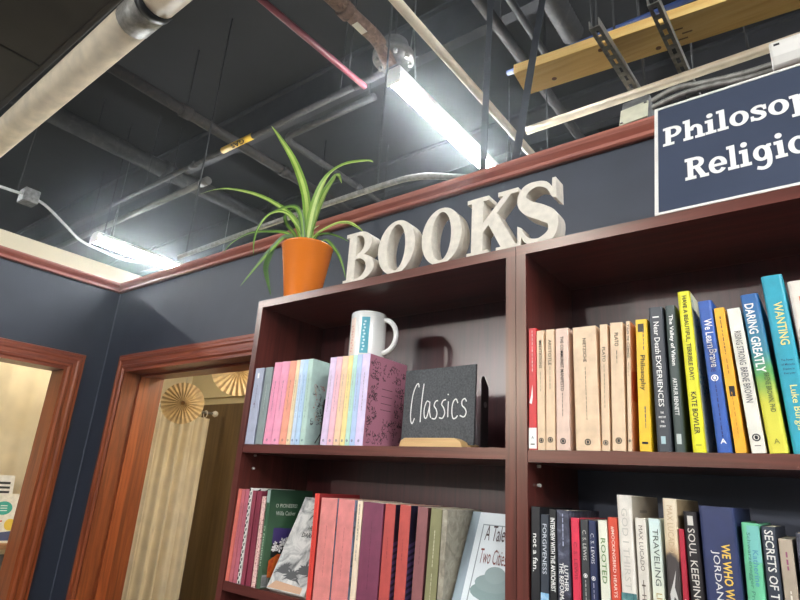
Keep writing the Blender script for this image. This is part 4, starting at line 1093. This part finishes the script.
t = thing('door_panel', (-2.95, 1.335, 0), 'plain brown wooden door leaf beside the beige curtain', 'door')
WAL = wood('brown_door_veneer', (84, 64, 34), (118, 92, 54), (22, 22, 1.0), .5, 0, 2.2, .04)
MB().box(-3.34, -2.50, 1.31, 1.345, .01, 1.978).build('leaf_board', WAL, t)
m = MB(); m.tube([(-2.57, 1.31, .98), (-2.57, 1.265, .98)], .009, 10); m.lathe([(.0005, -.02), (.02, -.012), (.026, 0), (.02, .012), (.0005, .02)], (-2.57, 1.255, .98), 16)
m.build('knob', STEEL, t)

# ------------------------------------------------------------------ beyond the left doorway
t = thing('curtain', (-3.55, -.2, .1), 'cream drape hanging on the passage wall past the left doorway', 'curtain')
m = MB(); drape(m, -3.54, -1.1, .86, .05, 2.2, 9, .018, 120, 8)
m.build('cloth', plain('cream_drape_cloth', (228, 212, 176), .85, 0, .03, 12, .2), t, smooth=True, recalc=False)
MB().tube([(-3.54, -1.15, 2.22), (-3.54, .9, 2.22)], .009, 8).build('rod', DULLSTEEL, t)
SHW = wood('tan_shelf', (150, 104, 66), (190, 140, 96), (20, 1.5, 20), .5)
t = thing('wall_shelf', (-3.30, .05, .9), 'tan display shelf with books past the left doorway', 'shelf')
for z in (1.172, .86):
    MB().box(-3.42, -3.20, -.55, .44, z - .022, z).build('shelf_board', SHW, t)
MB().box(-3.42, -3.20, .44, .46, .0, 1.19).build('side_panel', SHW, t)
MB().box(-3.42, -3.20, -.57, -.55, .0, 1.19).build('side_panel', SHW, t)
def face_book(y, z, w, h, c, label, art, bx=-3.25):
    t = thing('book', (bx, y, z), label, 'book', 'picture books past the left doorway', (0, math.radians(-14), 0))
    MB().box(-.018, 0, 0, w, 0, h).build('cover', cm(c), t, True)
    MB().box(-.016, -.002, .001, w - .001, -.0004, h - .001).build('page_block', PAPER, t, True)
    m = MB(); art(m, w, h); m.build('cover_print', None, t, True, recalc=False)
def art1(m, w, h):
    for k in range(9):
        quad_x(m, [(w * .1, h * (.30 + .07 * k)), (w * .9, h * (.30 + .07 * k)), (w * .9, h * (.335 + .07 * k)), (w * .1, h * (.335 + .07 * k))], INK, .0006)
    quad_x(m, [(w * .1, h * .05), (w * .6, h * .05), (w * .6, h * .2), (w * .1, h * .2)], ink(90, 90, 96), .0006)
def art2(m, w, h):
    quad_x(m, arc(w * .42, h * .70, w * .30, h * .14, 0, 360, 22)[:-1], ink(40, 160, 140), .0006)
    for k in range(3):
        quad_x(m, [(w * .30, h * (.64 + .05 * k)), (w * .54, h * (.64 + .05 * k)), (w * .54, h * (.655 + .05 * k)), (w * .30, h * (.655 + .05 * k))], WHITEINK, .0010)
    quad_x(m, arc(w * .72, h * .36, w * .2, h * .12, 0, 360, 16)[:-1], ink(226, 190, 60), .0006)
    quad_x(m, [(w * .1, h * .04), (w * .95, h * .04), (w * .95, h * .24), (w * .3, h * .2)], ink(60, 70, 110), .0008)
    quad_x(m, [(w * .14, h * .40), (w * .44, h * .42), (w * .44, h * .45), (w * .14, h * .43)], ink(210, 90, 70), .0012)
face_book(.155, 1.174, .165, .312, (228, 224, 216), 'white book with black barcode-like lines on the tan shelf', art1, -3.30)
face_book(.222, 1.174, .125, .225, (226, 220, 204), 'pale book with a teal oval on the tan shelf by the casing', art2)
face_book(.17, .862, .17, .26, (120, 122, 124), 'grey book on the lower board of the tan shelf', lambda m, w, h: quad_x(m, arc(w * .5, h * .7, w * .25, h * .15, 0, 360, 18)[:-1], WHITEINK, .0006))

# ------------------------------------------------------------------ overhead pipes and ducts
DECKZ = 4.0
HANGM = plain('black_rod', (34, 34, 36), .7, 0, .1, 20)
def hanger(p, r, parent, m=HANGM):
    """clevis loop round a pipe and its rod up to the deck"""
    k = MB()
    k.tube([(p[0], p[1], p[2] + r), (p[0], p[1], DECKZ + .01)], .004, 6)
    k.build('hanger_rod', m, parent)
def pipe(name, pts, r, mat, label, cat, hang=(), n=14, group=None, couplings=(), cm_=None):
    t = thing(name, pts[0], label, cat, group)
    MB().tube(pts, r, n).build('pipe_run', mat, t)
    for (a, l) in couplings:         # (point, direction half vector)
        A = Vector(a); D_ = Vector(l)
        MB().tube([A - D_, A + D_], r * 1.22, n).build('coupling', cm_ or mat, t)
    for h in hang:
        hanger(h, r, t)
    return t
def elbow(a, b, c, r=.06, k=6):
    A, Bv, C = Vector(a), Vector(b), Vector(c)
    p, q = Bv + (A - Bv).normalized() * r, Bv + (C - Bv).normalized() * r
    return [a] + [tuple((1 - f) ** 2 * p + 2 * f * (1 - f) * Bv + f * f * q) for f in [i / k for i in range(k + 1)]] + [c]

# rectangular duct and the big cream pipe beside it
t = thing('air_duct', (-3.0, -.95, 3.15), 'wide dark rectangular duct beside the big cream pipe', 'duct')
DUCT = plain('dark_duct_metal', (50, 46, 44), .6, .1, .06, 6)
for x0, x1 in ((-6.0, -4.0), (-3.99, -2.495), (-2.485, -.9)):
    MB().box(x0, x1, -1.7, -.295, 3.15, 3.55).build('duct_section', DUCT, t, bevel=.004)
for xx in (-5.0, -3.2, -1.5):
    hanger((xx, -1.0, 3.45), .1, t)
MB().prism([(-.320, 3.146), (-.303, 3.146), (-.303, 3.149), (-.320, 3.149)], -6.0, -.9, 'x').build('duct_seam', DUCT, t)
t = pipe('drain_pipe', [(-7.5, -.196, 3.0), (-1.71, -.285, 3.0)], .060, CREAMPIPE, 'big cream pipe crossing the dark ceiling beside the duct', 'pipe', [(-5.2, -.231, 3.0), (-3.6, -.256, 3.0)], 24)
MB().tube([(-1.72, -.285, 3.0), (-1.57, -.287, 3.0)], .0615, 24).build('metal_sleeve', STEEL, t)
MB().tube([(-1.595, -.287, 3.0), (-1.56, -.2875, 3.0)], .066, 24).build('clamp_band', BLACKMETAL, t)
MB().tube([(-1.572, -.287, 3.0), (-.9, -.297, 3.0)], .060, 24).build('pipe_run', CREAMPIPE, t)
# dusty black pipes
pipe('sprinkler_pipe', [(-2.777, -.24, 3.55), (-2.777, 2.6, 3.55)], .032, RUSTPIPE, 'rusty dark pipe running to the back over the doorway', 'pipe', [(-2.777, .49, 3.55), (-2.777, 1.6, 3.55)], 12, None, [((-2.777, .49, 3.55), (0, .03, 0)), ((-2.777, 1.25, 3.55), (0, .03, 0))])
pipe('sprinkler_pipe', [(-3.77, -.24, 3.70), (-3.77, 2.9, 3.70)], .062, BLACKPIPE, 'thick dusty black pipe running to the back above the left partition', 'pipe', [(-3.77, .4, 3.70), (-3.77, 1.9, 3.70)], 16, None, [((-3.77, .94, 3.70), (0, .04, 0))])
t = pipe('gas_pipe', [(-5.6, .73, 3.40), (-1.36, .73, 3.40)], .017, BLACKPIPE, 'long grey gas pipe with a yellow tag above the doorway', 'pipe', [(-1.75, .73, 3.4), (-3.6, .73, 3.4)], 12, None, [((-3.02, .73, 3.4), (.03, 0, 0)), ((-1.62, .73, 3.4), (.03, 0, 0))])
MB().tube([(-2.71, .73, 3.40), (-2.43, .73, 3.40)], .0185, 14).build('yellow_tag', plain('yellow_tape', (206, 166, 58), .5), t)
m = MB(); put_text(m, 'GAS', INK, (-2.55, .7175, 3.385), (-1, 0, 0), (0, .77, -.64), .12, .026, .03)
m.build('tag_lettering', None, t, recalc=False)
pipe('water_pipe', [(-5.4, .90, 3.40), (-3.10, .90, 3.40)], .022, plain('grey_pipe', (92, 90, 86), .7), 'short grey pipe stub ending above the doorway', 'pipe', [(-3.6, .9, 3.4), (-4.8, .9, 3.4)], 12, None, [((-3.14, .90, 3.4), (.04, 0, 0))])
pipe('water_pipe', elbow((-1.70, .935, 3.5), (-2.41, .935, 3.5), (-2.41, 3.2, 3.5), .07), .020, BLACKPIPE, 'grey elbowed pipe turning back behind the plant', 'pipe', [(-1.74, .935, 3.5), (-2.41, 1.9, 3.5)], 12, None, [((-2.41, 1.62, 3.5), (0, .03, 0)), ((-2.41, 2.2, 3.5), (0, .03, 0))])
pipe('sprinkler_pipe', [(-1.545, -.24, 3.30), (-1.521, .67, 3.30)], .014, RED_P, 'slim red pipe crossing the dark ceiling', 'pipe', [(-1.54, -.1, 3.3), (-1.526, .56, 3.3)], 10)
# brown pipe into the flanged cap
t = pipe('capped_pipe', elbow((-1.335, -.24, 3.32), (-1.30, .50, 3.32), (-1.30, .585, 3.25), .05), .030, BROWNPIPE, 'brown pipe with white stickers ending in a big round flange', 'pipe', [(-1.33, .0, 3.32)], 14, None, [((-1.312, .30, 3.32), (0, .02, 0)), ((-1.322, .06, 3.32), (0, .02, 0))])
MB().lathe([(.0005, -.012), (.085, -.012), (.092, -.006), (.092, .016), (.07, .022), (.06, .08), (.0005, .08)], (-1.30, .60, 3.30), 32).build('flange', plain('grey_flange', (92, 88, 86), .6, .2, .15, 30), t)
for k in range(8):
    a = 2 * PI * k / 8
    MB().lathe([(.0005, -.014), (.009, -.014), (.009, 0), (.0005, 0)], (-1.30 + .072 * math.cos(a), .60 + .072 * math.sin(a), 3.288), 6).build('bolt', STEEL, t)
hanger((-1.30, .60, 3.37), .0, t)
for yy in (.38, .17):
    MB().box(-1.318, -1.288, yy - .03, yy + .03, 3.2885, 3.2900).build('sticker', WHITE, t)
# cream pipes
pipe('water_pipe', [(-.915, -.19, 3.0), (-.915, 1.6, 3.0)], .017, CREAMPIPE, 'slim cream pipe running to the back past the strip light', 'pipe', [(-.899, .0, 2.995), (-.899, 1.3, 2.995)], 14)
pipe('water_pipe', [(-.800, .853, 2.9), (3.0, .853, 2.9)], .016, CREAMPIPE, 'cream pipe crossing behind the sign under the timber board', 'pipe', [(-.36, .853, 2.9), (-.05, .853, 2.9)], 14)
# pale conduit behind the back wall, bending down at the strip light
pipe('conduit', smoothp([(-2.46, .45, 2.548), (-2.0, .45, 2.56), (-1.43, .45, 2.568), (-1.12, .45, 2.566), (-1.03, .45, 2.557), (-.966, .45, 2.542), (-.88, .45, 2.512), (-.81, .45, 2.487), (-.74, .45, 2.455)], 32), .011, STEEL, 'thin steel conduit along the top of the back wall', 'conduit', [(-2.4, .45, 2.55), (-1.2, .45, 2.57)], 10)
# conduit with a junction box over the left partition
SC = 1.418
def over(p):
    return (p[0] * SC, -.9 + (p[1] + .9) * SC, 1.55 + (p[2] - 1.55) * SC)
cp = [over(p) for p in ((-2.75, -.50, 2.66), (-2.75, -.197, 2.68), (-2.75, -.144, 2.681), (-2.75, -.078, 2.67), (-2.75, .02, 2.615), (-2.75, .103, 2.567), (-2.75, .202, 2.553), (-2.75, .33, 2.547), (-2.75, .447, 2.579))]
t = pipe('conduit', smoothp(cp, 40), .010, plain('pale_conduit', (190, 192, 194), .5), 'pale conduit drooping over the cream strip at the left', 'conduit', [cp[1], cp[6]], 8)
bxc = Vector(cp[2]); MB().box(bxc.x - .05, bxc.x + .05, bxc.y - .05, bxc.y + .04, bxc.z - .05, bxc.z + .04).build('junction_box', DULLSTEEL, t, bevel=.006)

# timber board with the blue line above it
t = thing('timber_board', (-.75, .70, 3.0), 'bare pine board laid flat across the ceiling at the upper right', 'board')
ang = math.atan2(.225, .84)
tb = Matrix.Translation((-.752, .640, 3.0)) @ Matrix.Rotation(.012 + .22 * 0, 4, 'Z')
tb = Matrix.Translation((-.752, .640, 3.0)) @ Matrix.Rotation(math.atan2(.040, .457), 4, 'Z')
MB().box(0, 2.6, 0, .135, .0, .038, None, tb).build('plank', PINE, t)
for q in (.35, 2.3):
    p = tb @ Vector((q, .018, .034)); hanger(tuple(p), 0.0, t)
m = MB()
for q in ((.52, .05), (.545, .075), (.53, .10)):
    m.box(q[0], q[0] + .03, q[1], q[1] + .006, -.0006, 0, None, tb)
m.build('grade_stamp', plain('stamp_ink', (150, 104, 56), .7), t)
for q in ((.12, .095), (.30, .03), (.47, .11)):
    MB().lathe([(.0005, -.0008), (.007, -.0006), (.009, 0)], tuple(tb @ Vector((q[0], q[1], 0))), 12).build('knot', plain('pine_knot', (130, 84, 44), .7), t)
pipe('water_pipe', [(-.84, .765, 3.13), (2.2, .785, 3.13)], .011, BLUE_P, 'thin blue pipe above the pine board', 'pipe', [(-.5, .767, 3.13), (.9, .777, 3.13)], 10)
# slotted steel channels
def channel(a, b_, label):
    t = thing('steel_channel', a, label, 'steel channel', 'slotted steel channels under the pine board')
    A, Bv = Vector(a), Vector(b_)
    d = (Bv - A); L = d.length; yaw = math.atan2(d.y, d.x)
    mx = Matrix.Translation(A) @ Matrix.Rotation(yaw, 4, 'Z')
    m = MB()
    w_ = .0165
    m.box(0, L, -w_, -w_ + .003, 0, .032, None, mx); m.box(0, L, w_ - .003, w_, 0, .032, None, mx)
    m.box(0, L, -w_ + .003, -.006, 0, .003, None, mx); m.box(0, L, .006, w_ - .003, 0, .003, None, mx)
    k = int(L / .05)
    for i in range(k):
        m.box(i * .05, i * .05 + .020, -.006, .006, .0002, .0028, None, mx)
    m.build('channel', STEEL, t)
    for f in (.04, .78):
        p = A + d * f
        hanger((p.x, p.y, p.z), .02, t)
    p = A + d * .62
    m = MB(); m.box(-.018, .018, -.012, .012, -.03, .0, None, Matrix.Translation(p)); m.build('pipe_clamp', STEEL, t)
channel((-.424, .53, 2.945), (-.390, 1.20, 2.945), 'slotted steel channel crossing the pine board nearer the black struts')
channel((-.252, .535, 2.945), (-.228, 1.25, 2.945), 'slotted steel channel crossing the pine board above the sign')
# black bracing struts on top of the wall
def strut(a, b_, w_, label):
    t = thing('brace_strut', a, label, 'strut', 'black steel braces from the wall top')
    A, Bv = Vector(a), Vector(b_); d = (Bv - A).normalized()
    sx_ = Vector((1, 0, 0)); sx_ = (sx_ - d * sx_.dot(d)).normalized(); sy_ = d.cross(sx_)
    L = (Bv - A).length
    mx = Matrix(((sx_.x, sy_.x, d.x, A.x), (sx_.y, sy_.y, d.y, A.y), (sx_.z, sy_.z, d.z, A.z), (0, 0, 0, 1)))
    m = MB(); m.box(-w_, w_, 0, .003, 0, L, None, mx); m.box(-w_, -w_ + .003, .003, .028, 0, L, None, mx)
    m.build('angle_bar', BLACKSTRUT, t)
    MB().box(A.x - w_ - .01, A.x + w_ + .01, A.y - .012, A.y + .03, TOP - .0005, TOP + .006).build('foot_plate', BLACKSTRUT, t)
strut((-.716, .36, TOP + .004), (-.672, .36, DECKZ), .0105, 'upright black brace rising beside the strip light')
strut((-.618, .36, TOP + .004), (-.500, .62, DECKZ), .0120, 'slanting black brace in front of the pine board')
# junction box on the wall top with its armoured cables
t = thing('junction_box', (-.285, .385, TOP), 'grey steel junction box with a cream cover on the wall top', 'electrical box')
jm = Matrix.Translation((-.283, .395, TOP + .060)) @ Matrix.Rotation(math.radians(-6), 4, 'Z') @ Matrix.Rotation(math.radians(-18), 4, 'X')
MB().box(-.034, .034, -.04, .04, -.036, .055, None, jm).build('box_body', DULLSTEEL, t, bevel=.003)
MB().box(-.034, .034, -.044, -.040, -.036, .022, None, jm).build('cover_plate', plain('cream_cover', (206, 204, 180), .5), t)
m = MB()
for q in ((-.028, -.030), (.028, .016)):
    m.lathe([(.0005, -.001), (.004, -.001), (.004, .001), (.0005, .001)], tuple(jm @ Vector((q[0], -.0445, q[1]))), 8)
m.build('cover_screw', DULLSTEEL, t)
MB().box(-.30, -.27, .385, .41, TOP, TOP + .03).build('mount', DULLSTEEL, t)
def armoured(pts, r, label):
    C = smoothp(pts, 150)
    t = thing('armoured_cable', pts[0], label, 'cable', 'armoured cables from the junction box')
    MB().tube(C, [r * (1 + .14 * (i % 2)) for i in range(len(C))], 8).build('sheath', STEEL, t)
armoured([(-.245, .36, 2.482), (-.19, .355, 2.492), (-.13, .355, 2.482), (-.05, .355, 2.472), (.05, .355, 2.470), (.30, .36, 2.465)], .0068, 'upper armoured cable running from the junction box behind the sign')
armoured([(-.245, .358, 2.462), (-.18, .352, 2.468), (-.12, .352, 2.466), (-.05, .352, 2.455), (.05, .352, 2.452), (.30, .358, 2.448)], .0068, 'lower armoured cable running from the junction box behind the sign')
t = thing('cable', (-.5, .335, 2.418), 'thin pale cable lying along the crown moulding to the junction box', 'cable')
MB().tube(smoothp([(-.70, .335, TOP + .008), (-.50, .335, TOP + .012), (-.40, .335, TOP + .012), (-.33, .345, TOP + .016)], 30), .0038, 8).build('sheath', plain('pale_cable', (200, 196, 186), .6), t)
t = thing('threaded_rod', (-.42, .345, TOP), 'short threaded rod lying beside the junction box', 'rod')
MB().tube([(-.42, .350, TOP + .022), (-.335, .352, TOP + .024)], .004, 8).build('rod', STEEL, t)
MB().lathe([(.0005, -.006), (.010, -.006), (.010, .006), (.0005, .006)], (-.42, .350, TOP + .020), 6).build('nut', STEEL, t)
# white unit above the sign
t = thing('electrical_housing', (.10, .30, 2.41), 'white plastic housing above the sign with a small printed label', 'electrical box')
prof = [(.268, 2.404), (.262, 2.42), (.264, 2.450), (.280, 2.470), (.318, 2.476), (.318, 2.398), (.275, 2.398)]
MB().prism(prof, .002, .26, 'x').build('body', WHITE, t, bevel=.005)
m = MB()
for k in range(3):
    m.faces([(.052, .2605 + .0004 * k, 2.416 + .005 * k), (.078, .2605 + .0004 * k, 2.416 + .005 * k), (.078, .2605, 2.4195 + .005 * k), (.052, .2605, 2.4195 + .005 * k)], [(0, 1, 2, 3)], ink(90, 90, 100))
m.build('printed_label', None, t, recalc=False)
MB().box(.010, .020, .2625, .268, 2.446, 2.450).build('slot', INK, t)
# more dusty pipes high up over the strip light
pipe('sprinkler_pipe', [(-.955, -.24, 3.52), (-.93, 3.0, 3.52)], .026, RUSTPIPE, 'dusty pipe high above the black braces, running to the back', 'pipe', [(-.94, .9, 3.52), (-.93, 2.2, 3.52)], 12)
pipe('sprinkler_pipe', [(-.835, -.24, 3.52), (-.84, 1.35, 3.52)], .016, BLACKPIPE, 'slim dark pipe high between the two black braces', 'pipe', [(-.837, .7, 3.52)], 10)
t = thing('air_duct', (-.66, .9, 3.45), 'short ribbed flexible duct above the pine board', 'duct')
rb = []
MB().tube([(-.665 + .0 * i, .45 + .012 * i, 3.45) for i in range(50)], [.045 * (1 + .07 * (i % 2)) for i in range(50)], 16).build('flexible_sleeve', BLACKPIPE, t)
hanger((-.665, .7, 3.49), 0, t)
for i, yy in enumerate((1.05, 2.1, 3.1)):
    t = thing('roof_joist', (-2, yy, 3.82), ['black roof joist nearest the back wall', 'second black roof joist beyond the back wall', 'farthest black roof joist'][i], 'joist', 'black roof joists')
    m = MB(); m.box(-7.9, 3.9, yy - .03, yy + .03, 3.72, 3.735); m.box(-7.9, 3.9, yy - .03, yy + .03, 3.985, 4.0); m.box(-7.9, 3.9, yy - .004, yy + .004, 3.735, 3.985)
    m.build('beam', plain('black_steel', (44, 44, 48), .7, .0, .1, 12), t)
# ------------------------------------------------------------------ renderer-neutral tidy up
for o in list(bpy.data.meshes):
    if o.users == 0:
        bpy.data.meshes.remove(o)
